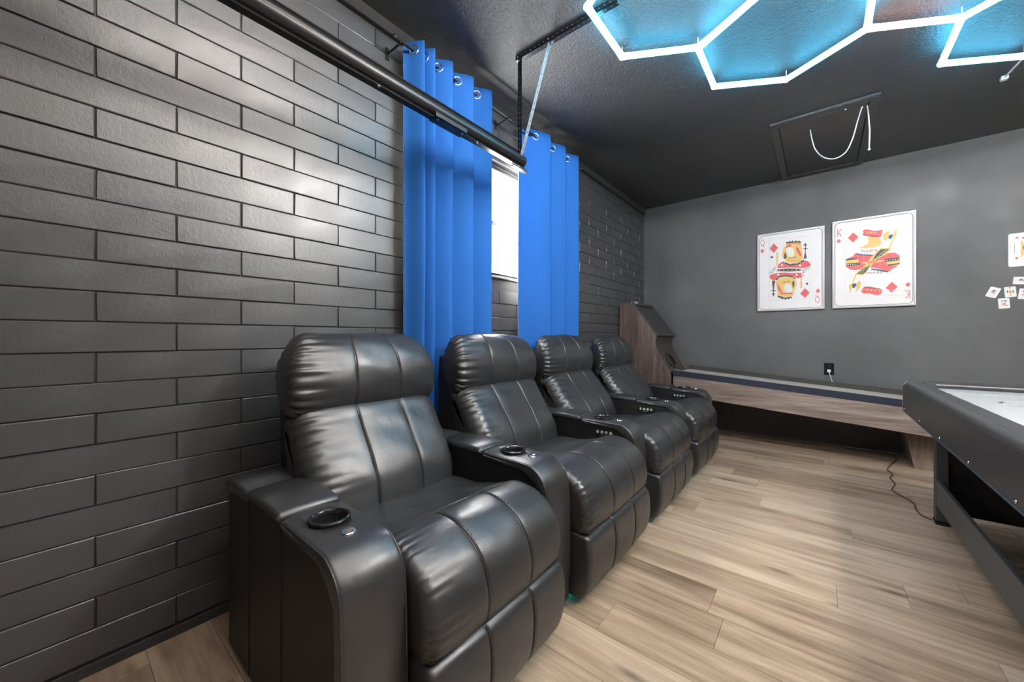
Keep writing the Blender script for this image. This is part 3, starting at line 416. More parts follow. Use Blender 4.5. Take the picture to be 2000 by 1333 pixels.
KING_ART = [('red',[(0.118,0.707),(0.158,0.757),(0.198,0.706),(0.158,0.656)]),('red',[(0.029,0.688),(0.047,0.712),(0.066,0.688),(0.047,0.664)]),('red',[(0.392,0.179),(0.432,0.234),(0.473,0.185),(0.432,0.13)]),('red',[(0.523,0.197),(0.541,0.222),(0.558,0.2),(0.541,0.175)]),('red',[(0.036,0.81),(0.036,0.737),(0.041,0.736),(0.041,0.809)]),('red',[(0.065,0.808),(0.038,0.77),(0.041,0.766),(0.068,0.804)]),('red',[(0.043,0.775),(0.064,0.734),(0.069,0.738),(0.048,0.779)]),('red',[(0.028,0.804),(0.05,0.803),(0.05,0.808),(0.028,0.809)]),('red',[(0.028,0.737),(0.05,0.736),(0.05,0.741),(0.028,0.741)]),('red',[(0.056,0.804),(0.075,0.805),(0.075,0.809),(0.056,0.808)]),('red',[(0.056,0.737),(0.075,0.737),(0.075,0.741),(0.056,0.741)]),('red',[(0.55,0.143),(0.55,0.072),(0.555,0.072),(0.555,0.143)]),('red',[(0.527,0.14),(0.55,0.101),(0.553,0.105),(0.529,0.143)]),('red',[(0.546,0.114),(0.528,0.074),(0.532,0.07),(0.55,0.11)]),('red',[(0.543,0.137),(0.562,0.138),(0.562,0.142),(0.542,0.142)]),('red',[(0.543,0.071),(0.562,0.072),(0.562,0.076),(0.542,0.075)]),('red',[(0.52,0.137),(0.539,0.138),(0.539,0.142),(0.52,0.142)]),('red',[(0.52,0.071),(0.539,0.072),(0.539,0.076),(0.52,0.075)]),('red',[(0.229,0.759),(0.243,0.773),(0.272,0.767),(0.304,0.747),(0.336,0.744),(0.361,0.748),(0.372,0.738),(0.364,0.709),(0.358,0.679),(0.33,0.679),(0.291,0.688),(0.259,0.707),(0.226,0.719),(0.233,0.736)]),('ink',[(0.23,0.723),(0.251,0.701),(0.254,0.706),(0.233,0.728)]),('gold',[(0.263,0.735),(0.262,0.732),(0.261,0.729),(0.26,0.728),(0.258,0.729),(0.256,0.73),(0.255,0.733),(0.255,0.737),(0.255,0.74),(0.255,0.743),(0.256,0.746),(0.258,0.747),(0.26,0.747),(0.261,0.745),(0.262,0.742),(0.263,0.739)]),('ink',[(0.252,0.717),(0.272,0.695),(0.274,0.7),(0.254,0.722)]),('gold',[(0.279,0.732),(0.279,0.729),(0.277,0.727),(0.276,0.726),(0.274,0.726),(0.273,0.727),(0.272,0.73),(0.271,0.734),(0.271,0.737),(0.272,0.741),(0.273,0.743),(0.274,0.744),(0.276,0.744),(0.277,0.742),(0.279,0.739),(0.279,0.736)]),('ink',[(0.273,0.711),(0.292,0.689),(0.295,0.694),(0.276,0.715)]),('gold',[(0.295,0.729),(0.295,0.726),(0.294,0.724),(0.292,0.723),(0.29,0.723),(0.289,0.725),(0.288,0.727),(0.287,0.731),(0.287,0.734),(0.288,0.738),(0.289,0.74),(0.29,0.741),(0.292,0.741),(0.294,0.739),(0.295,0.736),(0.295,0.733)]),('ink',[(0.294,0.704),(0.313,0.683),(0.316,0.687),(0.297,0.709)]),('gold',[(0.311,0.727),(0.311,0.723),(0.31,0.721),(0.308,0.72),(0.306,0.72),(0.305,0.722),(0.304,0.725),(0.303,0.728),(0.303,0.732),(0.304,0.735),(0.305,0.737),(0.306,0.738),(0.308,0.738),(0.31,0.736),(0.311,0.734),(0.311,0.73)]),('ink',[(0.315,0.698),(0.333,0.677),(0.336,0.681),(0.318,0.703)]),('gold',[(0.327,0.724),(0.327,0.721),(0.326,0.718),(0.324,0.717),(0.322,0.717),(0.321,0.719),(0.32,0.722),(0.319,0.725),(0.319,0.729),(0.32,0.732),(0.321,0.734),(0.322,0.735),(0.324,0.735),(0.326,0.733),(0.327,0.731),(0.327,0.727)]),('ink',[(0.336,0.692),(0.353,0.671),(0.356,0.675),(0.339,0.696)]),('gold',[(0.263,0.735),(0.262,0.732),(0.261,0.729),(0.26,0.728),(0.258,0.729),(0.256,0.73),(0.255,0.733),(0.255,0.737),(0.255,0.74),(0.255,0.743),(0.256,0.746),(0.258,0.747),(0.26,0.747),(0.261,0.745),(0.262,0.742),(0.263,0.739)]),('gold',[(0.259,0.698),(0.304,0.684),(0.345,0.675),(0.358,0.648),(0.361,0.613),(0.349,0.595),(0.304,0.585),(0.259,0.584),(0.2,0.593),(0.239,0.61),(0.265,0.628),(0.271,0.654)]),('gold',[(0.46,0.736),(0.449,0.683),(0.457,0.678),(0.468,0.732)]),('gold',[(0.451,0.691),(0.424,0.601),(0.432,0.595),(0.459,0.685)]),('gold',[(0.427,0.609),(0.409,0.561),(0.416,0.554),(0.435,0.602)]),('gold',[(0.381,0.712),(0.395,0.723),(0.407,0.725),(0.418,0.719),(0.42,0.709),(0.414,0.694),(0.41,0.679),(0.409,0.662),(0.401,0.647),(0.387,0.634),(0.379,0.636),(0.376,0.654),(0.375,0.674),(0.374,0.696)]),('gold',[(0.437,0.687),(0.463,0.73),(0.466,0.682),(0.454,0.65)]),('blue',[(0.411,0.681),(0.432,0.692),(0.442,0.678),(0.429,0.647),(0.41,0.653)]),('red',[(0.173,0.547),(0.239,0.525),(0.304,0.502),(0.367,0.489),(0.405,0.515),(0.454,0.512),(0.484,0.482),(0.489,0.447),(0.466,0.373),(0.435,0.359),(0.414,0.331),(0.367,0.358),(0.304,0.387),(0.239,0.389),(0.18,0.375),(0.139,0.384),(0.105,0.415),(0.1,0.471),(0.119,0.505),(0.153,0.514)]),('gold',[(0.102,0.496),(0.193,0.495),(0.203,0.449),(0.2,0.413),(0.112,0.424),(0.104,0.452)]),('ink',[(0.102,0.496),(0.188,0.498),(0.19,0.485),(0.105,0.479)]),('ink',[(0.109,0.45),(0.206,0.448),(0.206,0.421),(0.114,0.423)]),('gold',[(0.389,0.456),(0.487,0.46),(0.489,0.421),(0.484,0.388),(0.408,0.388),(0.395,0.425)]),('ink',[(0.387,0.459),(0.484,0.465),(0.485,0.435),(0.392,0.429)]),('ink',[(0.405,0.404),(0.488,0.409),(0.488,0.398),(0.408,0.388)]),('white',[(0.125,0.436),(0.123,0.431),(0.118,0.432),(0.116,0.437),(0.118,0.441),(0.123,0.441)]),('white',[(0.406,0.442),(0.404,0.438),(0.399,0.439),(0.397,0.443),(0.399,0.448),(0.404,0.447)]),('white',[(0.143,0.435),(0.14,0.431),(0.136,0.432),(0.133,0.437),(0.136,0.441),(0.14,0.44)]),('white',[(0.424,0.443),(0.422,0.439),(0.418,0.44),(0.416,0.445),(0.418,0.449),(0.422,0.448)]),('white',[(0.16,0.435),(0.158,0.431),(0.153,0.431),(0.151,0.436),(0.153,0.441),(0.158,0.44)]),('white',[(0.443,0.444),(0.441,0.44),(0.436,0.441),(0.434,0.446),(0.436,0.45),(0.441,0.449)]),('white',[(0.178,0.435),(0.175,0.43),(0.171,0.431),(0.168,0.436),(0.171,0.44),(0.175,0.44)]),('white',[(0.461,0.446),(0.459,0.441),(0.455,0.442),(0.453,0.447),(0.455,0.451),(0.459,0.45)]),('white',[(0.195,0.434),(0.193,0.43),(0.188,0.431),(0.186,0.436),(0.188,0.44),(0.193,0.439)]),('white',[(0.479,0.447),(0.477,0.442),(0.473,0.443),(0.471,0.448),(0.473,0.452),(0.477,0.451)]),('blue',[(0.173,0.556),(0.193,0.536),(0.239,0.525),(0.304,0.511),(0.304,0.5),(0.239,0.514),(0.19,0.524)]),('blue',[(0.208,0.52),(0.208,0.544),(0.204,0.545),(0.204,0.52)]),('blue',[(0.227,0.517),(0.227,0.542),(0.223,0.542),(0.223,0.518)]),('blue',[(0.245,0.515),(0.245,0.539),(0.241,0.54),(0.241,0.515)]),('blue',[(0.263,0.512),(0.263,0.537),(0.26,0.537),(0.26,0.513)]),('blue',[(0.282,0.51),(0.282,0.534),(0.278,0.534),(0.278,0.51)]),('blue',[(0.3,0.507),(0.3,0.531),(0.296,0.532),(0.296,0.508)]),('white',[(0.196,0.558),(0.239,0.538),(0.301,0.527),(0.301,0.516),(0.239,0.528),(0.2,0.539)]),('brown',[(0.22,0.574),(0.222,0.551),(0.227,0.551),(0.225,0.574)]),('brown',[(0.23,0.57),(0.232,0.548),(0.236,0.548),(0.235,0.57)]),('brown',[(0.24,0.567),(0.242,0.545),(0.246,0.545),(0.245,0.567)]),('brown',[(0.25,0.565),(0.252,0.543),(0.256,0.543),(0.254,0.565)]),('brown',[(0.26,0.564),(0.261,0.542),(0.266,0.542),(0.264,0.564)]),('brown',[(0.269,0.564),(0.271,0.542),(0.276,0.542),(0.274,0.564)]),('brown',[(0.279,0.565),(0.281,0.542),(0.285,0.542),(0.284,0.565)]),('brown',[(0.289,0.565),(0.29,0.543),(0.295,0.543),(0.293,0.565)]),('brown',[(0.298,0.566),(0.3,0.544),(0.304,0.544),(0.303,0.566)]),('brown',[(0.308,0.565),(0.31,0.543),(0.314,0.543),(0.312,0.565)]),('brown',[(0.318,0.564),(0.319,0.542),(0.324,0.542),(0.322,0.564)]),('brown',[(0.327,0.561),(0.329,0.539),(0.333,0.539),(0.332,0.561)]),('brown',[(0.258,0.328),(0.259,0.347),(0.255,0.348),(0.253,0.329)]),('brown',[(0.267,0.328),(0.269,0.346),(0.265,0.347),(0.263,0.329)]),('brown',[(0.277,0.328),(0.279,0.345),(0.274,0.346),(0.273,0.33)]),('brown',[(0.287,0.328),(0.289,0.344),(0.284,0.345),(0.282,0.33)]),('brown',[(0.296,0.328),(0.298,0.343),(0.294,0.344),(0.292,0.329)]),('brown',[(0.306,0.327),(0.308,0.342),(0.303,0.343),(0.302,0.329)]),('brown',[(0.316,0.326),(0.317,0.341),(0.313,0.342),(0.311,0.327)]),('brown',[(0.325,0.324),(0.327,0.34),(0.322,0.341),(0.321,0.326)]),('brown',[(0.335,0.323),(0.336,0.339),(0.332,0.34),(0.33,0.324)]),('brown',[(0.344,0.321),(0.346,0.338),(0.341,0.339),(0.34,0.322)]),('brown',[(0.354,0.318),(0.355,0.337),(0.351,0.338),(0.349,0.32)]),('brown',[(0.363,0.316),(0.365,0.336),(0.36,0.337),(0.359,0.317)]),('blue',[(0.291,0.38),(0.355,0.36),(0.405,0.341),(0.411,0.327),(0.355,0.344),(0.294,0.366)]),('blue',[(0.289,0.373),(0.289,0.354),(0.293,0.354),(0.293,0.373)]),('blue',[(0.31,0.367),(0.31,0.349),(0.314,0.348),(0.314,0.367)]),('blue',[(0.331,0.361),(0.331,0.343),(0.335,0.342),(0.335,0.361)]),('blue',[(0.352,0.355),(0.352,0.337),(0.356,0.336),(0.356,0.355)]),('blue',[(0.373,0.35),(0.373,0.331),(0.377,0.331),(0.377,0.349)]),('blue',[(0.394,0.344),(0.394,0.325),(0.397,0.325),(0.397,0.343)]),('gold',[(0.355,0.57),(0.435,0.558),(0.392,0.503),(0.33,0.468),(0.291,0.402),(0.252,0.344),(0.233,0.32),(0.17,0.331),(0.2,0.368),(0.239,0.408),(0.285,0.483),(0.317,0.531)]),('ink',[(0.355,0.557),(0.417,0.552),(0.367,0.498),(0.304,0.463),(0.259,0.362),(0.233,0.329),(0.186,0.334),(0.233,0.391),(0.269,0.405),(0.301,0.463),(0.323,0.513)]),('green',[(0.211,0.332),(0.226,0.37),(0.221,0.374),(0.207,0.335)]),('green',[(0.198,0.363),(0.233,0.34),(0.234,0.343),(0.199,0.366)]),('green',[(0.234,0.356),(0.248,0.395),(0.244,0.398),(0.229,0.36)]),('green',[(0.221,0.385),(0.255,0.364),(0.256,0.368),(0.222,0.388)]),('green',[(0.256,0.38),(0.27,0.419),(0.266,0.422),(0.251,0.384)]),('green',[(0.243,0.408),(0.276,0.389),(0.277,0.392),(0.244,0.411)]),('green',[(0.278,0.404),(0.292,0.443),(0.288,0.446),(0.273,0.408)]),('green',[(0.265,0.43),(0.297,0.413),(0.298,0.416),(0.266,0.433)]),('green',[(0.3,0.428),(0.314,0.466),(0.31,0.47),(0.295,0.432)]),('green',[(0.287,0.452),(0.319,0.437),(0.319,0.44),(0.288,0.455)]),('green',[(0.321,0.452),(0.336,0.49),(0.331,0.494),(0.317,0.456)]),('green',[(0.309,0.474),(0.34,0.46),(0.34,0.464),(0.31,0.477)]),('green',[(0.343,0.476),(0.357,0.513),(0.353,0.517),(0.339,0.479)]),('green',[(0.331,0.495),(0.36,0.484),(0.361,0.487),(0.331,0.499)]),('green',[(0.364,0.499),(0.379,0.536),(0.374,0.54),(0.36,0.503)]),('green',[(0.352,0.517),(0.381,0.507),(0.382,0.511),(0.353,0.52)]),('green',[(0.386,0.522),(0.4,0.559),(0.395,0.563),(0.381,0.526)]),('green',[(0.374,0.538),(0.402,0.531),(0.402,0.534),(0.374,0.542)]),('gold',[(0.22,0.443),(0.246,0.451),(0.278,0.454),(0.317,0.452),(0.349,0.452),(0.374,0.453),(0.385,0.451),(0.381,0.445),(0.367,0.439),(0.342,0.432),(0.312,0.428),(0.277,0.428),(0.246,0.431),(0.22,0.437)]),('red',[(0.252,0.451),(0.336,0.451),(0.333,0.432),(0.259,0.433)]),('gold',[(0.238,0.44),(0.356,0.44),(0.356,0.444),(0.238,0.445)]),('gold',[(0.173,0.332),(0.154,0.262),(0.163,0.257),(0.182,0.327)]),('gold',[(0.156,0.27),(0.127,0.155),(0.136,0.151),(0.165,0.266)]),('gold',[(0.173,0.231),(0.203,0.269),(0.218,0.24),(0.206,0.188),(0.176,0.158),(0.183,0.194)]),('gold',[(0.125,0.231),(0.15,0.242),(0.146,0.193),(0.133,0.153)]),('blue',[(0.15,0.238),(0.176,0.244),(0.183,0.226),(0.166,0.193),(0.15,0.206)]),('red',[(0.24,0.2),(0.261,0.203),(0.283,0.2),(0.306,0.192),(0.33,0.182),(0.355,0.172),(0.366,0.156),(0.363,0.134),(0.355,0.12),(0.342,0.114),(0.328,0.114),(0.312,0.119),(0.296,0.126),(0.28,0.133),(0.262,0.136),(0.243,0.136),(0.229,0.141),(0.22,0.151),(0.22,0.166),(0.226,0.188)]),('ink',[(0.237,0.203),(0.256,0.187),(0.258,0.192),(0.239,0.208)]),('ink',[(0.258,0.198),(0.277,0.182),(0.279,0.187),(0.261,0.203)]),('ink',[(0.28,0.192),(0.297,0.176),(0.299,0.181),(0.282,0.198)]),('ink',[(0.301,0.187),(0.318,0.171),(0.32,0.176),(0.303,0.192)]),('ink',[(0.322,0.182),(0.338,0.166),(0.34,0.171),(0.324,0.187)]),('ink',[(0.343,0.177),(0.358,0.161),(0.36,0.166),(0.345,0.182)]),('gold',[(0.266,0.167),(0.266,0.164),(0.265,0.161),(0.263,0.16),(0.261,0.16),(0.26,0.162),(0.259,0.164),(0.258,0.168),(0.258,0.172),(0.259,0.176),(0.26,0.178),(0.261,0.18),(0.263,0.18),(0.265,0.178),(0.266,0.175),(0.266,0.171)]),('gold',[(0.295,0.162),(0.295,0.159),(0.294,0.156),(0.292,0.155),(0.29,0.155),(0.289,0.157),(0.288,0.159),(0.287,0.163),(0.287,0.167),(0.288,0.171),(0.289,0.173),(0.29,0.175),(0.292,0.174),(0.294,0.173),(0.295,0.17),(0.295,0.166)]),('gold',[(0.324,0.158),(0.323,0.154),(0.322,0.151),(0.321,0.15),(0.319,0.15),(0.318,0.152),(0.317,0.154),(0.316,0.158),(0.316,0.162),(0.317,0.166),(0.318,0.168),(0.319,0.17),(0.321,0.169),(0.322,0.168),(0.323,0.165),(0.324,0.161)]),('gold',[(0.353,0.153),(0.352,0.149),(0.351,0.146),(0.349,0.145),(0.348,0.145),(0.346,0.147),(0.345,0.15),(0.344,0.153),(0.344,0.157),(0.345,0.161),(0.346,0.163),(0.348,0.165),(0.349,0.165),(0.351,0.163),(0.352,0.16),(0.353,0.156)]),('line',[(0.098,0.838),(0.098,0.04),(0.099,0.04),(0.099,0.838)]),('line',[(0.232,0.813),(0.232,0.033),(0.233,0.033),(0.233,0.812)]),('line',[(0.351,0.79),(0.351,0.026),(0.352,0.026),(0.352,0.79)]),('line',[(0.036,0.192),(0.561,0.149),(0.561,0.151),(0.036,0.193)]),('line',[(0.036,0.127),(0.561,0.09),(0.561,0.091),(0.036,0.128)]),('line',[(0.098,0.818),(0.49,0.784),(0.49,0.786),(0.098,0.82)]),('line',[(0.49,0.786),(0.49,0.1),(0.49,0.1),(0.49,0.785)]),('line',[(0.49,0.101),(0.098,0.119),(0.098,0.118),(0.49,0.099)]),('line',[(0.099,0.118),(0.099,0.819),(0.098,0.819),(0.098,0.118)])]
# ------------------------------------------------------------------ recliners
def cushion(name, prof, y0, y1, r, mt, parent, seams=(), pleat=0, crown=.006, N=72, smooth_prof=True, pfreq=26, seed=0, edge_pow=2.0, wav=0, taper=None):
    P = catmull(prof, N) if smooth_prof else [Vector(p) for p in prof]
    n = len(P)
    area = sum(P[i].x*P[(i+1) % n].y-P[(i+1) % n].x*P[i].y for i in range(n))
    if area < 0: P = P[::-1]
    nr = []
    for i in range(n):
        t = P[(i+1) % n]-P[i-1]; nr.append(Vector((t.y, -t.x)).normalized() if t.length > 1e-9 else Vector((0, 0)))
    W_ = y1-y0; ys = set()
    for k in range(9): ys.add(r*(1-math.cos(k/8*PI/2))); ys.add(W_-r*(1-math.cos(k/8*PI/2)))
    m_ = 22
    for k in range(m_+1): ys.add(r+(W_-2*r)*k/m_)
    for s in seams:
        for d in (-.009, -.005, -.0025, 0, .0025, .005, .009): ys.add(s-y0+d)
    if pleat:
        for k in range(7): ys.add(r+.02*k); ys.add(W_-r-.02*k)
    ys = sorted(ys); yl = [ys[0]]
    for y in ys[1:]:
        if y-yl[-1] > .0008: yl.append(y)
    yl[-1] = W_
    rn = random.Random(seed); ph = [rn.uniform(0, 6.28) for _ in range(8)]
    V, F = [], []
    for y in yl:
        t = min(y, W_-y); ins = 0
        if t < r: u = 1-t/r; ins = r*(1-math.sqrt(max(0, 1-u**edge_pow)))
        c = crown*(1-((y-W_/2)/(W_/2))**2)
        gr = sum(.0048*math.exp(-((y-(s-y0))/.0028)**2) + .0018*math.exp(-((y-(s-y0))/.012)**2) for s in seams)
        for i in range(n):
            a = i/n*2*PI; pl = 0
            if pleat:
                fo = math.exp(-(t/.075)**1.5) * min(1, t/.004)
                w_ = math.sin(a*pfreq+ph[0]+1.6*math.sin(a*3+ph[1])+(y/W_)*2)+.5*math.sin(a*pfreq*1.7+ph[2]+2*math.sin(a*2+ph[3]))
                pl = pleat*fo*(w_*.5)*(1 if y < W_/2 else .15)
            if wav: pl += wav*(math.sin(a*5+ph[4]+y*9)*math.sin(y*13+ph[5]+a*2))
            d = c-ins-gr+pl; p = P[i]+nr[i]*d
            yo = y0+y
            if taper:
                s_ = min(1, max(0, (p.y-taper[0])/(taper[1]-taper[0]))); md_ = y0+W_/2
                yo = md_+(yo-md_)*(1-taper[2]*s_*s_)
            V.append((p.x, yo, p.y))
    for j in range(len(yl)-1):
        for i in range(n):
            F.append((j*n+i, (j+1)*n+i, (j+1)*n+(i+1) % n, j*n+(i+1) % n))
    c0 = len(V); cx = sum(p.x for p in P)/n; cz = sum(p.y for p in P)/n
    V.append((cx, y0, cz)); V.append((cx, y1, cz)); J = (len(yl)-1)*n
    if smooth_prof:
        for i in range(n): F.append((c0, i, (i+1) % n)); F.append((c0+1, J+(i+1) % n, J+i))
    else:
        V.pop(); V.pop(); F.append(tuple(range(n))); F.append(tuple(J+i for i in range(n))[::-1])
    return mesh_obj(name, V, F, mt, parent, True)
def stitch(parent, pts, y, mt, dash=True, off=.0):
    """a row of stitches following a profile line"""
    P = catmull(pts, 60, False); bm = bmesh.new(); i = 0
    acc = 0; cur = []
    # resample at 3 mm
    S = [P[0]]
    for a, b_ in zip(P, P[1:]):
        L = (b_-a).length; k = max(1, int(L/.0045))
        S += [a.lerp(b_, j/k) for j in range(1, k+1)]
    for i in range(0, len(S)-1, 2):
        a, b_ = S[i], S[i+1]
        add_tube(bm, [(a.x, y+off, a.y), (b_.x, y+off, b_.y)], .0009, 4)
    sb = bmesh.new(); add_tube(sb, [(p.x-off*.45, y, p.y-off*.25) for p in P], .0017, 5)
    bm_obj('seam_line', sb, M['thread'], parent, True)
    o = bm_obj('stitching', bm, mt, parent); return o

def bool_cut(o, cutter):
    md = o.modifiers.new('b', 'BOOLEAN'); md.object = cutter; md.operation = 'DIFFERENCE'; md.solver = 'EXACT'
    dg = bpy.context.evaluated_depsgraph_get(); me = bpy.data.meshes.new_from_object(o.evaluated_get(dg))
    o.modifiers.clear(); o.data = me
ARM_W = .172
def arm_profile(inset, x0=.215, z1=.607, r=.105, zb=.02):
    xf = 1.05-inset; zt = z1-inset; pts = [(x0+inset, zb), (x0+inset, zt-.01), (x0+inset+.012, zt)]
    r2 = r-inset; cx, cz = xf-r2, zt-r2
    pts += [(.70, zt)]
    for k in range(9):
        a = PI/2*(1-k/8); pts.append((cx+r2*math.cos(a), cz+r2*math.sin(a)))
    pts.append((xf+.004-inset*0, .30)); pts.append((xf, zb)); return pts
arm_protos = {}
def make_arm(parent, y0):
    """armrest as a part with lid, cap, cup holder, button and piping as sub-parts"""
    if 'core' not in arm_protos:
        core = prism('armrest', arm_profile(.010), .006, ARM_W-.006, M['leather_side'], None, .004, 2)
        z1, r, xf = .607, .105, 1.05
        outer = [(.712, z1-.018), (.713, z1-.004), (.722, z1+.002), (.82, z1+.001), (.90, z1)]
        for k in range(1, 10):
            a = PI/2*(1-k/9); outer.append((xf-r+r*math.cos(a), z1-r+r*math.sin(a)))
        outer += [(xf+.006, .42), (xf+.010, .30), (xf+.008, .15), (xf+.002, .035), (xf-.006, .022)]
        inner = [(p[0]-.03 if i > 8 else p[0], max(p[1]-.03, .022) if i <= 12 else p[1]) for i, p in enumerate(outer)]
        inner = [(xf-.035, .022), (xf-.03, .2), (xf-.03, .42), (xf-.035, z1-r), (xf-.06, z1-.07), (xf-.11, z1-.035), (.83, z1-.03), (.73, z1-.03)]
        cap = cushion('front_cap', outer+inner, 0, ARM_W, .011, M['leather'], None, N=60, smooth_prof=False, crown=.007)
        # cup hole
        bm = bmesh.new(); bmesh.ops.create_cone(bm, segments=40, radius1=.043, radius2=.043, depth=.3, cap_ends=True, matrix=Matrix.Translation((.822, ARM_W/2, .60)))
        cut = bm_obj('cut', bm, None)
        bpy.context.view_layer.update()
        bool_cut(cap, cut)
        # core: a pocket only
        bm = bmesh.new(); bmesh.ops.create_cone(bm, segments=40, radius1=.046, radius2=.046, depth=.09, cap_ends=True, matrix=Matrix.Translation((.822, ARM_W/2, .58)))
        cut2 = bm_obj('cut', bm, None); bpy.context.view_layer.update(); bool_cut(core, cut2)
        bpy.data.objects.remove(cut); bpy.data.objects.remove(cut2)
        lid = cushion('storage_lid', [(.445, .598), (.445, .612), (.455, .622), (.58, .627), (.695, .622), (.706, .612), (.706, .598), (.58, .596)], -.003, ARM_W+.003, .012, M['leather'], None, N=40, crown=.006, smooth_prof=False)
        rear = cushion('rear_pad', [(.215, .56), (.212, .595), (.225, .612), (.33, .618), (.43, .614), (.441, .604), (.441, .58), (.33, .575)], -.001, ARM_W+.001, .012, M['leather'], None, N=40, crown=.006, smooth_prof=False)
        cup = lathe('cup_holder', [(.036, -.07), (.041, -.0695), (.0425, -.06), (.0435, .0), (.052, .002), (.054, .007), (.053, .012), (.048, .014), (.0445, .011), (.0412, .0), (.040, -.066), (.0, -.066001)][0:11]+[(.001, -.066)], M['black_plastic'], None, 40, (.822, ARM_W/2, .611))
        btn = lathe('light_button', [(.019, -.004), (.0192, .003), (.017, .0065), (.0135, .0075), (.012, .0055), (.006, .0065), (.001, .0068)], M['chrome'], None, 28, (.925, ARM_W/2, .6105))
        pip = bmesh.new()
        line = [(.712, z1-.006)]+[(p[0]-.0035 if i > 12 else p[0]-.001, p[1]-.0035) for i, p in enumerate(outer[2:-1])]
        for yy in (.0035, ARM_W-.0035):
            add_tube(pip, [(x, yy, z) for x, z in line], .0032, 6)
            add_tube(pip, [(.449, yy-.004 if yy < .1 else yy+.004, .607), (.58, yy-.004 if yy < .1 else yy+.004, .611), (.703, yy-.004 if yy < .1 else yy+.004, .607)], .003, 6)
        pip = bm_obj('piping', pip, M['leather'], None, True)
        sm = bmesh.new()
        for x in (.443, .709):
            for yy in (.0052, ARM_W-.0052): add_tube(sm, [(x, yy, .60), (x, yy, .03)], .0016, 5)
        sm = bm_obj('seam', sm, M['thread'], None)
        for k, o in dict(core=core, cap=cap, lid=lid, rear=rear, cup=cup, btn=btn, pip=pip, sm=sm).items(): arm_protos[k] = o
        out = arm_protos
    else:
        out = {k: link(o.copy()) for k, o in arm_protos.items()}
    out['core'].parent = parent; out['core'].location = (0, y0, 0)
    for k, o in out.items():
        if k != 'core': o.parent = out['core']
    return out['core']
def control_panel(parent, x, y, z):
    bm = bmesh.new(); n = 8; w2, h2 = .066, .019; r = .012; pts = []
    for cx, cz, a0 in ((w2-r, h2-r, 0), (-w2+r, h2-r, 90), (-w2+r, -h2+r, 180), (w2-r, -h2+r, 270)):
        for k in range(5): a = math.radians(a0+k*22.5); pts.append((cx+r*math.cos(a), cz+r*math.sin(a)))
    add_prism(bm, pts, -.004, .0)
    cp = bm_obj('control_panel', bm, M['black_plastic'], parent, False, (x, y, z))
    for k in range(4):
        bx = -.042+k*.028
        bm = bmesh.new()
        R = Matrix.Translation((bx, -.004, .003)) @ Matrix.Rotation(PI/2, 4, 'X')
        add_lathe(bm, [(.0100, 0), (.0100, .002), (.0085, .003), (.0076, .0012), (.001, .0012)], 20, R)
        if k: add_box(bm, bx-.004, bx+.004, -.0065, -.005, .001, .005)
        else: add_box(bm, bx-.002, bx+.002, -.0065, -.005, -.003, .009)
        bt = bm_obj('button', bm, [M['silver'], M['black_plastic'], M['white']], cp)
        for p_ in bt.data.polygons:
            if len(p_.vertices) > 8: p_.material_index = 1
            elif len(p_.vertices) == 4 and abs(p_.center.z) < .012 and p_.index >= len(bt.data.polygons)-6: p_.material_index = 2
    box('label_line', -.03, .012, -.0048, -.0038, -.0145, -.0115, M['thread_l'], cp)
    return cp
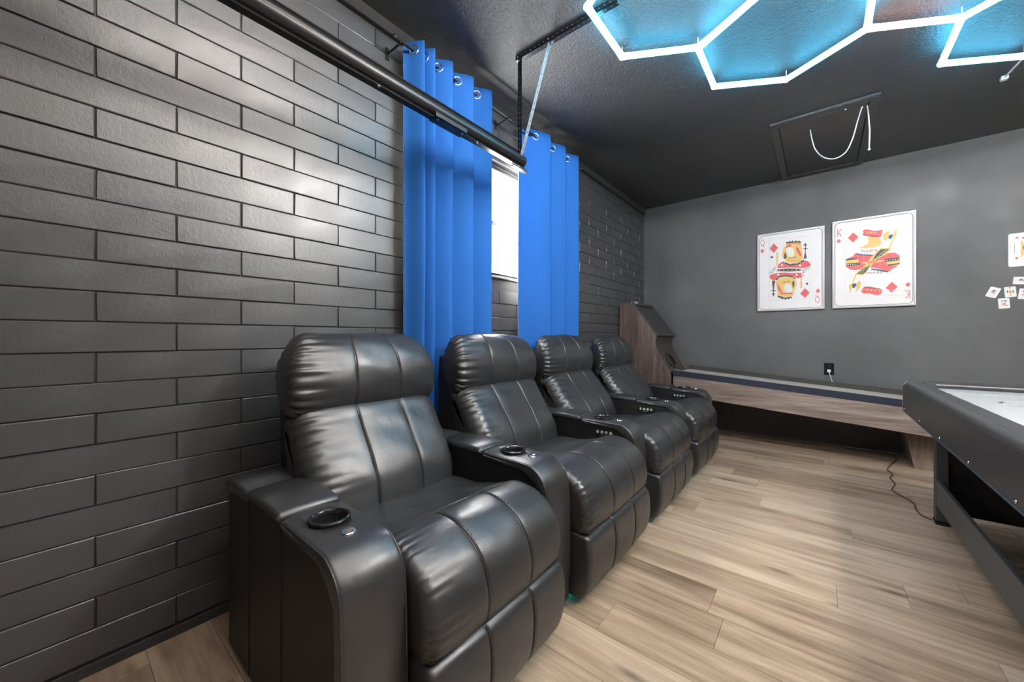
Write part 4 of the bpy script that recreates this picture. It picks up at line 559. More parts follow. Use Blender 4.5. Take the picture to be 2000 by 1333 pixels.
def make_recliner(label, ya, yb, arms, panel, hx_=0.0, seed=0, led=True):
    """seat between ya and yb; hx_ shifts the headrest towards the wall"""
    wl_ = .03 if len(arms) == 2 else 0
    root = thing('recliner', label, 'recliner', (0.6, (ya+yb)/2, 0), 'black leather theatre recliners in a row')
    hold = root
    parts = []
    g = .004; y0, y1 = ya+g, yb-g; Wd = y1-y0; s1, s2 = y0+Wd*.335, y1-Wd*.335
    h = hx_
    parts.append(box('base', .26, .98, y0+.015, y1-.015, .03, .30, M['leather_side'], None, .01))
    for x in (.30, .93):
        for y in (y0+.05, y1-.05):
            parts.append(lathe('foot', [(.02, 0), (.022, .03), (.02, .031)], M['black_plastic'], None, 12, (x, y, 0)))
    parts.append(prism('back_shell', [(.215, .10), (.40, .10), (.43, .46), (.37+h*.3, .62), (.335+h*.6, .80), (.31+h*.6, .93), (.262+h*.6, 1.0), (.238+h*.4, 1.02), (.216, 1.0), (.205, .9)], y0-.0, y1+.0, M['leather_side'], None, .008, 2))
    lum = [(.395+h*.8, .835), (.435+h*.75, .79), (.475+h*.6, .725), (.53+h*.4, .64), (.567+h*.2, .56), (.575, .475), (.55, .42), (.45, .40), (.36, .45), (.31, .60), (.275+h*.5, .75), (.30+h*.7, .83)]
    bk = cushion('backrest', lum, y0-wl_, y1, .075, M['leather'], None, (s1, s2), .014, .014, 96, seed=seed, edge_pow=2.1, wav=.0022); parts.append(bk)
    st1 = [(.428+h*.75, .802), (.475+h*.6, .732), (.53+h*.4, .648), (.569+h*.2, .56), (.578, .48)]
    for s in (s1, s2): stitch(bk, [(x+.0085, z+.004) for x, z in st1], s, M['thread'], off=.0068)
    hd = [(.262+h*.6, 1.108), (.30+h*.85, 1.120), (.345+h, 1.095), (.385+h, 1.045), (.410+h, .975), (.415+h, .905), (.402+h*.95, .85), (.375+h*.9, .818), (.32+h*.7, .815), (.268+h*.5, .86), (.235+h*.4, .95), (.238+h*.45, 1.05)]
    hr_ = cushion('headrest', hd, y0-.004-wl_*1.05, y1+.004, .04, M['leather'], None, (s1, s2), .016, .014, 96, seed=seed+5, edge_pow=2.0, wav=.002, pfreq=22, taper=(.95, 1.13, .20)); parts.append(hr_)
    st2 = [(.345+h, 1.098), (.385+h, 1.048), (.412+h, .975), (.417+h, .905), (.404+h*.95, .852)]
    for s in (s1, s2): stitch(hr_, [(x+.0078, z+.003) for x, z in st2], s, M['thread'], off=.0068)
    seat = [(.47, .452), (.52, .476), (.62, .484), (.72, .490), (.80, .505), (.86, .523), (.885, .527), (.895, .50), (.88, .40), (.70, .33), (.50, .33), (.455, .38)]
    sc = cushion('seat_cushion', seat, y0, y1, .03, M['leather'], None, (), 0, .008, 72, seed=seed+2, wav=.0028); parts.append(sc)
    kn = [(.886, .512), (.895, .534), (.93, .548), (.98, .548), (1.03, .535), (1.08, .504), (1.118, .452), (1.134, .392), (1.132, .34), (1.118, .305), (1.08, .292), (.98, .30), (.90, .36), (.884, .45)]
    kc = cushion('knee_roll', kn, y0+.002, y1-.002, .04, M['leather'], None, (s1, s2), .011, .010, 84, pfreq=34, seed=seed+3, edge_pow=2.4, wav=.0012); parts.append(kc)
    st3 = [(.90, .538), (.93, .550), (.98, .550), (1.03, .537), (1.082, .506), (1.12, .453), (1.136, .392), (1.134, .34), (1.12, .306)]
    for s in (s1, s2): stitch(kc, [(x+.006, z+.006) for x, z in st3], s, M['thread'], off=.0068)
    ft = [(1.02, .292), (1.10, .298), (1.128, .290), (1.142, .262), (1.148, .20), (1.142, .13), (1.125, .07), (1.10, .038), (1.06, .03), (1.02, .05), (1.01, .17)]
    fc = cushion('footrest', ft, y0+.004, y1-.004, .018, M['leather'], None, (s1, s2), 0, .006, 66, seed=seed+4, wav=.0008); parts.append(fc)
    for s in (s1, s2): stitch(fc, [(1.131, .296), (1.149, .262), (1.155, .20), (1.149, .13), (1.131, .07)], s, M['thread'], off=.0068)
    if led: parts.append(box('led_strip', .985, 1.0, y0+.01, y1-.01, .008, .028, M['led'], None, .002))
    if panel is not None: parts.append(control_panel(None, panel[0], yb+.0055, panel[1]))
    for y in arms: parts.append(make_arm(None, y))
    for p in parts:
        p.parent = root; p.location = Vector(p.location)-Vector(root.location)
    return root
A_ = (.395, 1.190, 2.075, 2.975, 3.885)
labs = ['black leather recliner nearest the camera, with armrests on both sides',
        'second black leather recliner from the camera, before the gap between the curtains',
        'third black leather recliner, in front of the farther blue curtain',
        'farthest black leather recliner, beside the wooden ball-rolling game']
for k in range(4):
    make_recliner(labs[k], A_[k]+ARM_W, A_[k+1], [A_[0], A_[1]] if k == 0 else [A_[k+1]],
                  None if k == 0 else ((.868, .543) if k == 1 else (.795, .54)), (0, -.02, -.065, -.07)[k], 11*k+1)

# ------------------------------------------------------------------ curtains
def curtain(label, y0, y1, phases, seed, zt=2.75, zb=.62, ret=True):
    root = thing('curtain', label, 'curtain', (.12, (y0+y1)/2, zb), 'blue blackout curtains on the rod')
    oy, oz = (y0+y1)/2, zb
    rn = random.Random(seed); NY = 40*len(phases); NZ = 34
    # phases: widths of the folds
    tot = sum(phases); cum = [0]
    for p in phases: cum.append(cum[-1]+p/tot)
    def fold(u):      # u in 0..1 -> phase in turns
        for i in range(len(phases)):
            if u <= cum[i+1]+1e-9: return i+(u-cum[i])/(cum[i+1]-cum[i])
        return float(len(phases))
    def pos(u, z):
        ph = fold(u)*2*PI; t = (zt-z)/(zt-zb)
        amp = .050*(1+.12*t) ; k = .55*(1-.5*t)
        y = y0+(y1-y0)*u; yw = (y1-y0)*.0
        # a flat face slanting into the room, then a quick return
        i_ = min(int(ph/(2*PI)), len(phases)-1); tt = ph/(2*PI)-i_; RS = .64
        def sm_(q): return .2*q+.8*(.5-.5*math.cos(PI*q))
        y_a, y_b = y0+(y1-y0)*cum[i_], y0+(y1-y0)*cum[i_+1]; ov = .10*(1-t*.6)
        if tt < RS: q = tt/RS; x = -amp+2*amp*sm_(q); y = y_a+(y_b-y_a)*(1+ov)*q
        else: q = (tt-RS)/(1-RS); x = amp-2*amp*sm_(q); y = y_b+(y_b-y_a)*ov*(1-q)
        x += .006*math.sin(9*u+3*t+seed)*t + .003*math.sin(31*u+11*t)*t
        y += .008*t*math.sin(5*u+seed+2*t)
        return (x, y)
    V, F = [], []
    for j in range(NZ+1):
        z = zt-(zt-zb)*j/NZ
        for i in range(NY+1):
            x, y = pos(i/NY, z); V.append((x, y-oy, z-oz))
    for j in range(NZ):
        for i in range(NY): a = j*(NY+1)+i; F.append((a, a+NY+1, a+NY+2, a+1))
    o = mesh_obj('cloth', V, F, M['blue'], root, True)
    md = o.modifiers.new('s', 'SOLIDIFY'); md.thickness = .0016; md.offset = 1
    V2 = [(v[0]-.003, v[1], v[2]) for v in V]
    o2 = mesh_obj('lining', V2, F, M['lining'], root, True)
    md = o2.modifiers.new('s', 'SOLIDIFY'); md.thickness = .0008; md.offset = -1
    # hem band under the grommets
    # grommets at the rod crossings
    zg = 2.70
    for i in range(len(phases)):
        for half, hw in ((.32, .32), (.82, .18)):
            # find u where x crosses 0 in this half fold
            lo, hi = cum[i]+(cum[i+1]-cum[i])*(half-hw), cum[i]+(cum[i+1]-cum[i])*(half+hw)
            s0 = pos(lo, zg)[0]
            for _ in range(30):
                mid = (lo+hi)/2
                if (pos(mid, zg)[0] > 0) == (s0 > 0): lo = mid
                else: hi = mid
            a, b_ = pos(lo-.003, zg), pos(lo+.003, zg); tx, ty = b_[0]-a[0], b_[1]-a[1]
            nrm = Vector((ty, -tx, 0)).normalized(); c = pos(lo, zg)
            q_ = Vector((0, 0, 1)).rotation_difference(nrm).to_matrix().to_4x4()
            Mx = Matrix.Translation((c[0], c[1]-oy, zg-oz)) @ q_
            gb = bmesh.new(); add_lathe(gb, [(.0215, -.004), (.0285, -.004), (.030, .001), (.0285, .0045), (.025, .0055), (.0215, .004), (.0212, 0)], 28, Mx)
            # open the ring
            for f in [f for f in gb.faces if len(f.verts) > 6]: gb.faces.remove(f)
            bm_obj('grommet', gb, M['chrome'], root, True)
            db = bmesh.new(); add_lathe(db, [(.001, .0006), (.0218, .0006), (.0218, .0012), (.001, .0012)], 24, Mx)
            bm_obj('grommet_opening', db, M['thread'], root)
    return root
curtain('nearer blue curtain with silver grommets, gathered left of the window', 1.235, 1.84, (.07, .08, .14, .185, .19), 1)
curtain('farther blue curtain with silver grommets, right of the window', 2.275, 3.0, (1, .9, .85), 4)
rd = thing('curtain_rod', 'thin black curtain rod along the top of the window', 'curtain rod', (.12, 2.15, 2.70))
tube('rod', [(0, -1.0, 0), (0, 1.0, 0)], .008, M['black_metal'], rd, 12)
for y in (-1.0, 1.0):
    bm = bmesh.new(); bmesh.ops.create_uvsphere(bm, u_segments=16, v_segments=10, radius=.016); bm_obj('finial', bm, M['black_metal'], rd, True, (0, y, 0))
for y in (-.97, -.07, .97):
    bm = bmesh.new(); add_box(bm, -.128, -.116, y-.012, y+.012, -.05, .02, .002); add_box(bm, -.118, .0, y-.004, y+.004, -.022, -.010, .002); add_box(bm, -.012, .01, y-.006, y+.006, -.018, -.006, .002)
    bm_obj('bracket', bm, M['black_metal'], rd)

# ------------------------------------------------------------------ door track hung from perforated angles
tr = thing('door_track', 'black garage door track running parallel to the brick wall', 'track', (.42, 0, 2.16))
prof = [(-.014, .004), (-.014, 0), (.018, 0), (.020, .003), (.018, .006), (-.002, .010)] + [(-.004+.034*math.cos(math.radians(a)), .052+.034*math.sin(math.radians(a))) for a in range(-75, 76, 10)] + [(.002, .092), (.008, .096), (.007, .101), (-.008, .101), (-.012, .09), (-.012, .01)]
bm = bmesh.new(); add_prism(bm, prof, -2.4, 1.87); bm_obj('rail', bm, M['black_metal'], tr)
bm = bmesh.new(); add_box(bm, -.02, .038, 1.15, 1.35, -.004, .0005, .001); add_box(bm, .034, .038, 1.15, 1.35, -.004, .02, .001); bm_obj('splice_plate', bm, M['black_metal'], tr)
for y in (.86, 1.17, 1.33, 1.44, 1.80): lathe('bolt', [(.006, -.006), (.007, -.003), (.007, 0)], M['steel'], tr, 8, (.02, y, -.003))
bm = bmesh.new(); add_box(bm, -.012, .02, 1.76, 1.90, -.012, -.006, .001); bm_obj('stop_tab', bm, M['black_metal'], tr)
def perf_strip(p0, p1, wdir, wd, mt, nm, root, step=.032, hole='hole', both=None):
    """perforated L or flat strip between two points; the slots are dark or bright inlets"""
    p0, p1, wdir = Vector(p0), Vector(p1), Vector(wdir).normalized(); d = (p1-p0); L = d.length; d.normalize(); wv = (wdir-d*wdir.dot(d)).normalized(); nv = d.cross(wv)
    def slab(bm, a, b_, w0, w1, t0, t1):
        vs = [bm.verts.new(p0+d*s+wv*q_+nv*r_) for s in (a, b_) for q_ in (w0, w1) for r_ in (t0, t1)]
        for f in ((0, 1, 3, 2), (4, 6, 7, 5), (0, 4, 5, 1), (2, 3, 7, 6), (0, 2, 6, 4), (1, 5, 7, 3)): bm.faces.new([vs[i] for i in f])
    bm = bmesh.new(); t = .0022; hs = wd*.26
    def leg(sw):      # real holes: rails plus bridges
        nn = int(L/step)
        if sw == 0:
            slab(bm, 0, L, 0, wd/2-hs/2, 0, t); slab(bm, 0, L, wd/2+hs/2, wd, 0, t)
            for k in range(nn+1): slab(bm, max(0, k*step-step*.36), min(L, k*step+step*.36), wd/2-hs/2, wd/2+hs/2, 0, t)
        else:
            slab(bm, 0, L, 0, t, 0, wd/2-hs/2); slab(bm, 0, L, 0, t, wd/2+hs/2, wd)
            for k in range(nn+1): slab(bm, max(0, k*step-step*.36), min(L, k*step+step*.36), 0, t, wd/2-hs/2, wd/2+hs/2)
    leg(0)
    if both: leg(1)
    return bm_obj(nm, bm, mt, root)
hg = thing('angle_hanger', 'black perforated angle hanger holding up the end of the track', 'bracket', (.42, 1.82, 2.20))
O = Vector((.42, 1.82, 2.20))
def rel(*p): return Vector(p)-O
perf_strip(rel(.400, 1.82, H-.034), rel(1.06, 1.82, H-.034), (0, 1, 0), .032, M['black_metal'], 'ceiling_angle', hg, both=True)
perf_strip(rel(.402, 1.84, 2.17), rel(.402, 1.84, H-.036), (1, 0, 0), .030, M['black_metal'], 'upright_angle', hg, both=True)
perf_strip(rel(.432, 1.810, 2.19), rel(.650, 1.810, H-.045), (0, 1, 0), .026, M['steel'], 'diagonal_brace', hg)
lathe('bolt', [(.008, 0), (.008, .007), (.004, .009)], M['steel'], hg, 8, rel(.66, 1.835, H-.04))
lathe('bolt', [(.008, 0), (.008, .007), (.004, .009)], M['steel'], hg, 8, rel(.43, 1.83, 2.195))
# ------------------------------------------------------------------ card posters on the back wall
ART = {'red': (.70, .11, .115), 'gold': (.76, .49, .14), 'ink': (.06, .052, .055), 'blue': (.03, .085, .17), 'white': (.74, .72, .70), 'line': (.55, .53, .52), 'brown': (.42, .16, .06), 'green': (.35, .42, .12), 'grey': (.3, .3, .3)}
for k, c in ART.items(): M['art_'+k] = mat('print_'+k, c, .5)
M['paper'] = mat('printed_panel', (.80, .76, .75), .5, bump=[(30, .08, .001)])
def rrect(w_, h_, r, n=5):
    pts = []
    for cx, cz, a0 in ((w_-r, h_-r, 0), (r, h_-r, 90), (r, r, 180), (w_-r, r, 270)):
        for k in range(n): a = math.radians(a0+k*90/(n-1)); pts.append((cx+r*math.cos(a), cz+r*math.sin(a)))
    return pts
def poster(label, x0, z0, w_, h_, art):
    root = thing('card_poster', label, 'poster', (x0, YB, z0))
    box('backing', 0, w_, -.022, -.001, 0, h_, M['paper'], root)
    bm = bmesh.new(); t = .011
    for a in ((-.002, w_+.002, -.002, t), (-.002, w_+.002, h_-t, h_+.002), (-.002, t, t, h_-t), (w_-t, w_+.002, t, h_-t)): add_box(bm, a[0], a[1], -.030, -.001, a[2], a[3], .002)
    bm_obj('frame', bm, M['silver'], root)
    bm = bmesh.new(); o_ = rrect(w_-.034, h_-.034, .035); i_ = rrect(w_-.042, h_-.042, .032)
    A = [bm.verts.new((x+.017, -.0226, z+.017)) for x, z in o_]; B = [bm.verts.new((x+.021, -.0226, z+.021)) for x, z in i_]
    for k in range(len(A)): bm.faces.new((A[k], A[(k+1) % len(A)], B[(k+1) % len(A)], B[k]))
    bm_obj('border_line', bm, M['art_ink'], root)
    keys = list(ART); me = bpy.data.meshes.new('printed_figure'); V, F, mi = [], [], []
    for j, (c, pts) in enumerate(art):
        n = len(V); V += [(x, -.0224-.000012*j, z) for x, z in pts]
        F.append(tuple(range(n, n+len(pts)))); mi.append(keys.index(c))
    me.from_pydata(V, [], F)
    for k in keys: me.materials.append(M['art_'+k])
    for p, m_ in zip(me.polygons, mi): p.material_index = m_
    bm = bmesh.new(); bm.from_mesh(me); bmesh.ops.triangulate(bm, faces=bm.faces[:], ngon_method='EAR_CLIP'); bm.to_mesh(me); bm.free()
    link(bpy.data.objects.new('printed_figure', me), root)
    return root
poster('framed queen of diamonds card poster, narrower and left of the king', 1.311, 1.411, .588, .868, QUEEN_ART)
poster('framed king of diamonds card poster, right of the queen', 1.964, 1.413, .592, .889, KING_ART)
def small_card(label, cx, cz, w_, h_, ang, motif, grp=None, off=.0, r=.006):
    root = thing('playing_card', label, 'playing card', (cx, YB, cz), grp)
    root.rotation_euler = (0, math.radians(ang), 0)
    pts = [(x-w_/2, z-h_/2) for x, z in rrect(w_, h_, r)]
    prism('card_face', pts, -.003-off, -.001-off, M['white'], root)
    keys = list(ART); me = bpy.data.meshes.new('printed_motif'); V, F, mi = [], [], []
    for j, (c, pts) in enumerate(motif):
        n = len(V); V += [((x-.5)*w_, -.0034-off-.00006*j, (z-.5)*h_) for x, z in pts]
        F.append(tuple(range(n, n+len(pts)))); mi.append(keys.index(c))
    me.from_pydata(V, [], F)
    for k in keys: me.materials.append(M['art_'+k])
    for p, m_ in zip(me.polygons, mi): p.material_index = m_
    link(bpy.data.objects.new('printed_motif', me), root); return root
def dm(cx, cz, a, b_): return [(cx-a, cz), (cx, cz-b_), (cx+a, cz), (cx, cz+b_)]
def el(cx, cz, a, b_, n=10): return [(cx+a*math.cos(2*PI*k/n), cz+b_*math.sin(2*PI*k/n)) for k in range(n)]
mot_a = [('grey', el(.5, .6, .2, .15)), ('ink', el(.46, .66, .06, .07)), ('white', el(.58, .58, .07, .06)), ('red', el(.6, .44, .06, .07)), ('grey', el(.36, .47, .06, .04))]
mot_b = [('red', el(.5, .9, .08, .07)), ('gold', el(.5, .5, .16, .18)), ('red', el(.48, .52, .07, .09)), ('blue', dm(.26, .55, .07, .16)), ('blue', dm(.74, .5, .07, .14)), ('gold', el(.5, .22, .07, .12))]
mot_c = [('gold', el(.45, .42, .18, .14)), ('ink', el(.35, .75, .06, .06)), ('grey', el(.62, .72, .12, .12)), ('brown', el(.55, .45, .08, .1)), ('blue', dm(.72, .26, .09, .05))]
small_card('small white playing card tilted on the wall, leftmost of the scattered ones', 3.017, 1.50, .062, .088, 22, mot_a, 'small cards scattered on the back wall')
small_card('small white playing card with orange figure, above and right of the lowest', 3.108, 1.497, .062, .088, -4, mot_b, 'small cards scattered on the back wall', .001)
small_card('small white playing card lowest of the scattered ones', 3.074, 1.402, .062, .088, -4, mot_c, 'small cards scattered on the back wall', .0035)
small_card('small white playing card on its side, below the larger card', 3.168, 1.588, .09, .062, 6, mot_a, 'small cards scattered on the back wall')
small_card('small white playing card cut by the picture edge, right of the orange one', 3.182, 1.475, .062, .088, 8, mot_c, 'small cards scattered on the back wall')
mot_big = [('red', dm(.25, .86, .05, .04)), ('red', dm(.48, .84, .10, .06)), ('gold', [(.36, .78), (.44, .70), (.44, .35), (.36, .25)]), ('gold', [(.62, .75), (.8, .78), (.8, .6), (.66, .55)]), ('blue', el(.58, .55, .17, .14)), ('white', el(.56, .56, .14, .12)), ('red', el(.5, .56, .09, .09)), ('red', dm(.24, .25, .05, .04)), ('gold', el(.75, .4, .12, .09)), ('ink', [(.17, .7), (.18, .7), (.18, .4), (.17, .4)])]
small_card('large white playing card at the right edge, above the small ones', 3.188, 1.848, .18, .28, 0, mot_big, None, 0, .014)

# ------------------------------------------------------------------ ball-rolling game
sk = thing('ball_rolling_game', 'wood grain ball-rolling lane game standing along the back wall', 'arcade game', (0, 4.28, 0))
YS, YE = 4.285, 4.96
def sy(y): return y-4.28
side = [(.012, .0), (.012, 1.515), (.175, 1.512), (.452, 1.135), (.435, 1.085), (.432, 1.04), (.445, .99), (.475, .93), (.575, .75), (.60, .70), (.60, .0)]
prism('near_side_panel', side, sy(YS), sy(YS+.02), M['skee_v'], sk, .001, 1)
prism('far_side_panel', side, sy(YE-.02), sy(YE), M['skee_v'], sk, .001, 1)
def edge_strip(nm, pts, mt, y0=YS+.02, y1=YE-.02, t=.012):
    q_ = [Vector(p) for p in pts]; lo = []
    for i, p in enumerate(q_):
        a = q_[max(0, i-1)]; b_ = q_[min(len(q_)-1, i+1)]; tt = (b_-a).normalized(); lo.append(p-Vector((-tt.y, tt.x))*-t if False else p-Vector((tt.y*-1, tt.x))*t)
    return prism(nm, [tuple(p) for p in q_]+[tuple(p) for p in lo[::-1]], sy(y0), sy(y1), mt, sk)
edge_strip('top_board', [(.012, 1.513), (.175, 1.510)], M['charcoal'])
edge_strip('score_panel', [(.18, 1.49), (.44, 1.136)], M['charcoal'], t=.010)
bm = bmesh.new()
for y0, y1 in ((YS-.004, YS+.022), (YE-.022, YE+.004)): add_prism(bm, [(.168, 1.512), (.180, 1.525), (.468, 1.134), (.452, 1.126)], sy(y0), sy(y1))
add_prism(bm, [(.160, 1.512), (.172, 1.530), (.196, 1.500), (.184, 1.487)], sy(YS), sy(YE)); add_prism(bm, [(.436, 1.145), (.458, 1.150), (.468, 1.134), (.445, 1.124)], sy(YS), sy(YE))
bm_obj('score_panel_frame', bm, M['table_frame'], sk)
# throat: curved board with ball hole, a ring set in it
cur = [(.44, 1.12), (.425, 1.085), (.421, 1.04), (.434, .985), (.464, .925), (.565, .745), (.59, .72)]
edge_strip('target_board', cur, M['charcoal'])
nv = Vector((.18, 0, .101)).normalized()
q_ = Vector((0, 0, 1)).rotation_difference(nv).to_matrix().to_4x4()
Mx = Matrix.Translation((.512, sy(4.60), .845)) @ q_
gb = bmesh.new(); add_lathe(gb, [(.075, 0), (.10, .0), (.10, .010), (.088, .014), (.075, .010)], 32, Mx)
for f in [f for f in gb.faces if len(f.verts) > 6]: gb.faces.remove(f)
bm_obj('target_ring', gb, M['charcoal'], sk, True)
gb = bmesh.new(); add_lathe(gb, [(.001, .001), (.076, .001), (.076, .003), (.001, .003)], 32, Mx); bm_obj('ball_hole', gb, M['thread'], sk)
bx = box('sensor_box', .135, .19, sy(YS+.05), sy(YS+.13), 1.512, 1.535, M['hole'], sk, .004)
# lane: tilted down towards the player
LX0, LX1 = .601, 3.05
def lz(x): return .712-(x-.60)*.0815
def lane_strip(nm, y0, y1, d0, d1, mt, x0=LX0, x1=LX1):
    return prism(nm, [(x0, lz(x0)+d0), (x1, lz(x1)+d0), (x1, lz(x1)+d1), (x0, lz(x0)+d1)], sy(y0), sy(y1), mt, sk, .002, 1)
LY0, LY1 = 4.36, 5.07
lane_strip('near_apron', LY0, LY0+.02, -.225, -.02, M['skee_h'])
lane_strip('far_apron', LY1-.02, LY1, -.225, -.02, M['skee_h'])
lane_strip('near_rail', LY0-.004, LY0+.035, -.0195, .040, M['navy'])
lane_strip('far_rail', LY1-.035, LY1+.004, -.0195, .055, M['charcoal'])
lane_strip('rail_cap', LY0+.0355, LY0+.072, -.0195, .041, M['cream'])
lane_strip('lane_bed', LY0+.0725, LY1-.0355, -.03, .010, M['cream'])
lane_strip('lane_underside', LY0+.0205, LY1-.0205, -.10, -.0305, M['thread'])
prism('end_board', [(LX1+.001, lz(LX1)-.225), (LX1+.02, lz(LX1)-.225), (LX1+.02, lz(LX1)+.055), (LX1+.001, lz(LX1)+.055)], sy(LY0), sy(LY1), M['skee_h'], sk)
for y in (4.62, 5.03):
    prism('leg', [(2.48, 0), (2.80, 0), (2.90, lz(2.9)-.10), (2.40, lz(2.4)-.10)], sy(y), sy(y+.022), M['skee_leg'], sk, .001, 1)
prism('leg_web', [(2.482, 0.01), (2.50, 0.01), (2.42, lz(2.42)-.10), (2.402, lz(2.4)-.10)], sy(4.643), sy(5.029), M['skee_leg'], sk)
# brown power cord along the floor
cpts = [(2.02, 5.10), (2.10, 5.02), (2.25, 5.07), (2.37, 5.02), (2.40, 4.86), (2.335, 4.60), (2.30, 4.42), (2.318, 4.30), (2.29, 4.18), (2.30, 4.03), (2.268, 3.86), (2.30, 3.76), (2.346, 3.64), (2.34, 3.52), (2.352, 3.42), (2.384, 3.38)]
q2 = catmull(cpts, 110, False)
pcd = tube('extension_cord', [(p.x, p.y, .0055+.0*i) for i, p in enumerate(q2)], .0048, M['brown_cord'])
tag(pcd, 'thin brown cord snaking over the floor planks to the air hockey table', 'cord')

# ------------------------------------------------------------------ air hockey table
TX0, TX1, TY0, TY1, TB, TT, PZ = 2.26, 3.48, 1.30, 3.46, .665, .842, .815
at = thing('air_hockey_table', 'black air hockey table with white playing surface at right', 'game table', (TX0, TY1, 0))
def ax(x): return x-TX0
def ay(y): return y-TY1
def rail_profile(w_):  # outward at 0
    r = .03; pr = [(0, TB)] + [(r-r*math.cos(PI/2*k/6), TT-r+r*math.sin(PI/2*k/6)) for k in range(7)]
    return pr+[(w_-.012, TT), (w_-.004, TT-.003), (w_, TT-.01), (w_, PZ-.02), (.03, PZ-.02), (.03, TB)]
RW = .088
def side_rail(nm, pr, y0, y1, flip, mt):
    pts = [((x if not flip else -x), z) for x, z in pr]; bm = bmesh.new(); add_prism(bm, pts, y0, y1)
    return bm, pts
bm = bmesh.new(); add_prism(bm, rail_profile(RW), ay(TY0+.125), ay(TY1-.125)); bm_obj('near_side_rail', bm, M['table'], at)
bm = bmesh.new(); add_prism(bm, [(ax(TX1)-x, z) for x, z in rail_profile(RW)], ay(TY0+.125), ay(TY1-.125)); bm_obj('far_side_rail', bm, M['table'], at)
def end_rail(y, sgn, nm):
    bm = bmesh.new(); pr = rail_profile(.20 if sgn > 0 else .11)
    a = [bm.verts.new((.125, ay(y)-sgn*x, z)) for x, z in pr]; b_ = [bm.verts.new((ax(TX1)-.125, ay(y)-sgn*x, z)) for x, z in pr]
    n = len(pr); bm.faces.new(a); bm.faces.new(b_[::-1])
    for i in range(n): bm.faces.new((a[i], b_[i], b_[(i+1) % n], a[(i+1) % n]))
    bm_obj(nm, bm, M['table'], at)
end_rail(TY1, 1, 'end_rail'); end_rail(TY0, -1, 'end_rail')
def corner(cx, cy, sx, sgy, nm='corner_cap'):
    R = .125; bm = bmesh.new(); pr = rail_profile(.1)[:8]; rings = []
    for k in range(9):
        a = PI/2*k/8; rr = []
        for x, z in pr: rr.append(bm.verts.new((cx-sx*(R-x)*math.cos(a), cy+sgy*(R-x)*math.sin(a), z)))
        rings.append(rr)
    for A, B in zip(rings, rings[1:]):
        for i in range(len(pr)-1): bm.faces.new((A[i], A[i+1], B[i+1], B[i]))
    c = bm.verts.new((cx, cy, TT))
    for A, B in zip(rings, rings[1:]): bm.faces.new((A[-1], c, B[-1]))
    bm_obj(nm, bm, M['table_frame'], at, True)
corner(.125, ay(TY0)+.125, 1, -1); corner(ax(TX1)-.125, ay(TY0)+.125, -1, -1); corner(.125, ay(TY1)-.125, 1, 1); corner(ax(TX1)-.125, ay(TY1)-.125, -1, 1)
bm = bmesh.new(); add_box(bm, .088, .1245, ay(TY1-.20), ay(TY1-.1255), PZ-.02, TT-.0005); bm_obj('corner_block', bm, M['table_frame'], at)
bm = bmesh.new(); add_box(bm, ax(TX1)-.1245, ax(TX1)-.088, ay(TY1-.20), ay(TY1-.1255), PZ-.02, TT-.0005); bm_obj('corner_block', bm, M['table_frame'], at)
tube('chrome_corner_edge', [(-.0015, ay(TY1-.125), TB+.004), (-.0015, ay(TY1-.125), TT-.03), (.008, ay(TY1-.125), TT-.008), (.03, ay(TY1-.125), TT)], .0022, M['chrome'], at)
bm = bmesh.new(); add_box(bm, -.004, .03, ay(TY0+.12), ay(TY1-.12), TB-.008, TB-.0005, .002); bm_obj('bottom_edge_strip', bm, M['navy'], at)
for y in (3.285, 2.847, 2.42, 2.014, 1.608):
    gb = bmesh.new(); add_lathe(gb, [(.0055, 0), (.0055, .0025), (.003, .004), (.001, .004)], 10, Matrix.Translation((0, ay(y), TB+.012)) @ Matrix.Rotation(-PI/2, 4, 'Y')); bm_obj('screw', gb, M['chrome'], at, True)
box('playfield', RW+.0005, ax(TX1)-RW-.0005, ay(TY0+.11), ay(TY1-.2005), PZ-.03, PZ, M['play'], at)
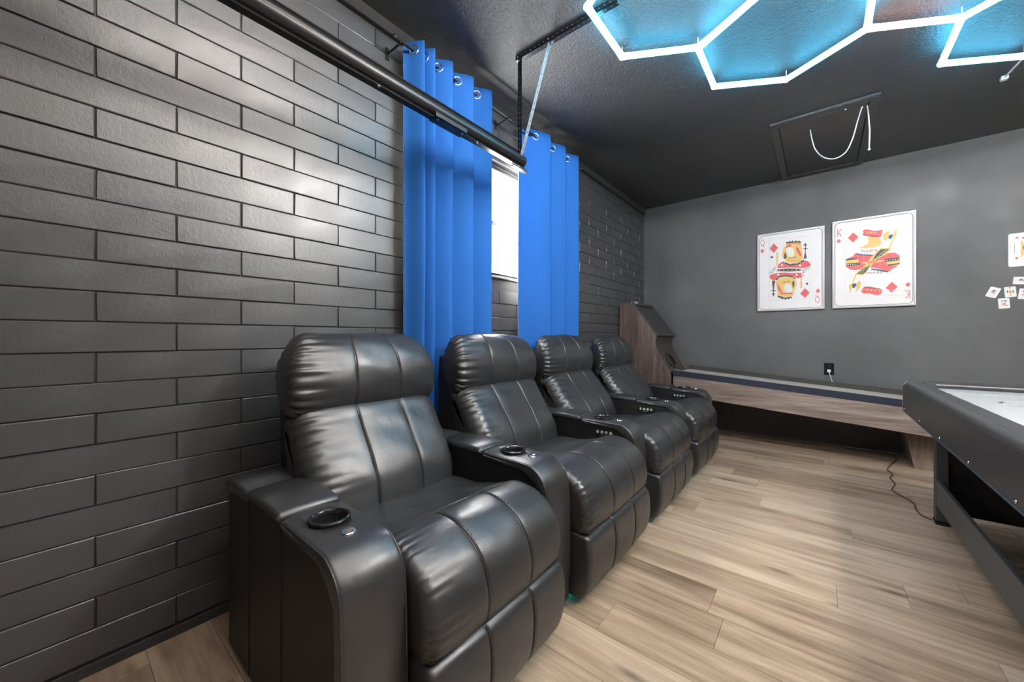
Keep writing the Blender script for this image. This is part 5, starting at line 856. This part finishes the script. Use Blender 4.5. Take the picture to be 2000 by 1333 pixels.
tube('cyan_edge_line', [(RW+.006, ay(TY0+.12), PZ+.0008), (RW+.006, ay(TY1-.205), PZ+.0008)], .0012, mat('cyan_line', (.25, .6, .8), .3), at, 6)
def arc_mark(cx, cy, R, a0, a1, w_=.008):
    bm = bmesh.new(); n = 40; A, B = [], []
    for k in range(n+1):
        a = math.radians(a0+(a1-a0)*k/n)
        A.append(bm.verts.new((cx+(R-w_/2)*math.cos(a), cy+(R-w_/2)*math.sin(a), PZ+.0006))); B.append(bm.verts.new((cx+(R+w_/2)*math.cos(a), cy+(R+w_/2)*math.sin(a), PZ+.0006)))
    for k in range(n): bm.faces.new((A[k], B[k], B[k+1], A[k+1]))
    return bm
bm_obj('face_off_circle', arc_mark(.335, ay(2.70), .10, 0, 360, .004), mat('pale_mark', (.55, .57, .6), .3), at)
bm_obj('face_off_arc', arc_mark(.335, ay(2.70), .105, 140, 185, .012), M['mark'], at); bm_obj('face_off_arc', arc_mark(.335, ay(2.70), .105, 225, 262, .012), M['mark'], at)
box('underside', .021, ax(TX1)-.021, ay(TY0+.03), ay(TY1-.03), TB+.02, PZ-.0305, M['thread'], at)
LX, LXB = 2.395, 3.345
for x0, x1 in ((LX, LX+.05), (LXB-.05, LXB)):
    for y in (3.33, 1.52):
        bm = bmesh.new(); add_box(bm, ax(x0), ax(x1), ay(y), ay(y+.06), .02, TB+.018, .002); bm_obj('leg', bm, M['table_frame'], at)
        gb = bmesh.new(); add_box(gb, ax(x0)-.004, ax(x1)+.01, ay(y)-.01, ay(y+.06)+.004, .0, .0195, .003); bm_obj('foot_pad', gb, M['black_plastic'], at)
for y in (3.342, 1.53): box('end_panel', ax(LX+.0505), ax(LXB-.0505), ay(y), ay(y+.022), .075, TB+.018, M['black_plastic'], at, .001)
for x in (LX+.002, LXB-.02): box('stretcher', ax(x), ax(x+.0175), ay(1.581), ay(3.3295), .112, .262, M['table_frame'], at, .002)
bm = bmesh.new(); add_prism(bm, [(ax(LX)+.092, .022), (ax(LX)+.135, .022), (ax(LX)+.092, .06)], ay(3.336), ay(3.341)); bm_obj('corner_bracket', bm, M['silver'], at)
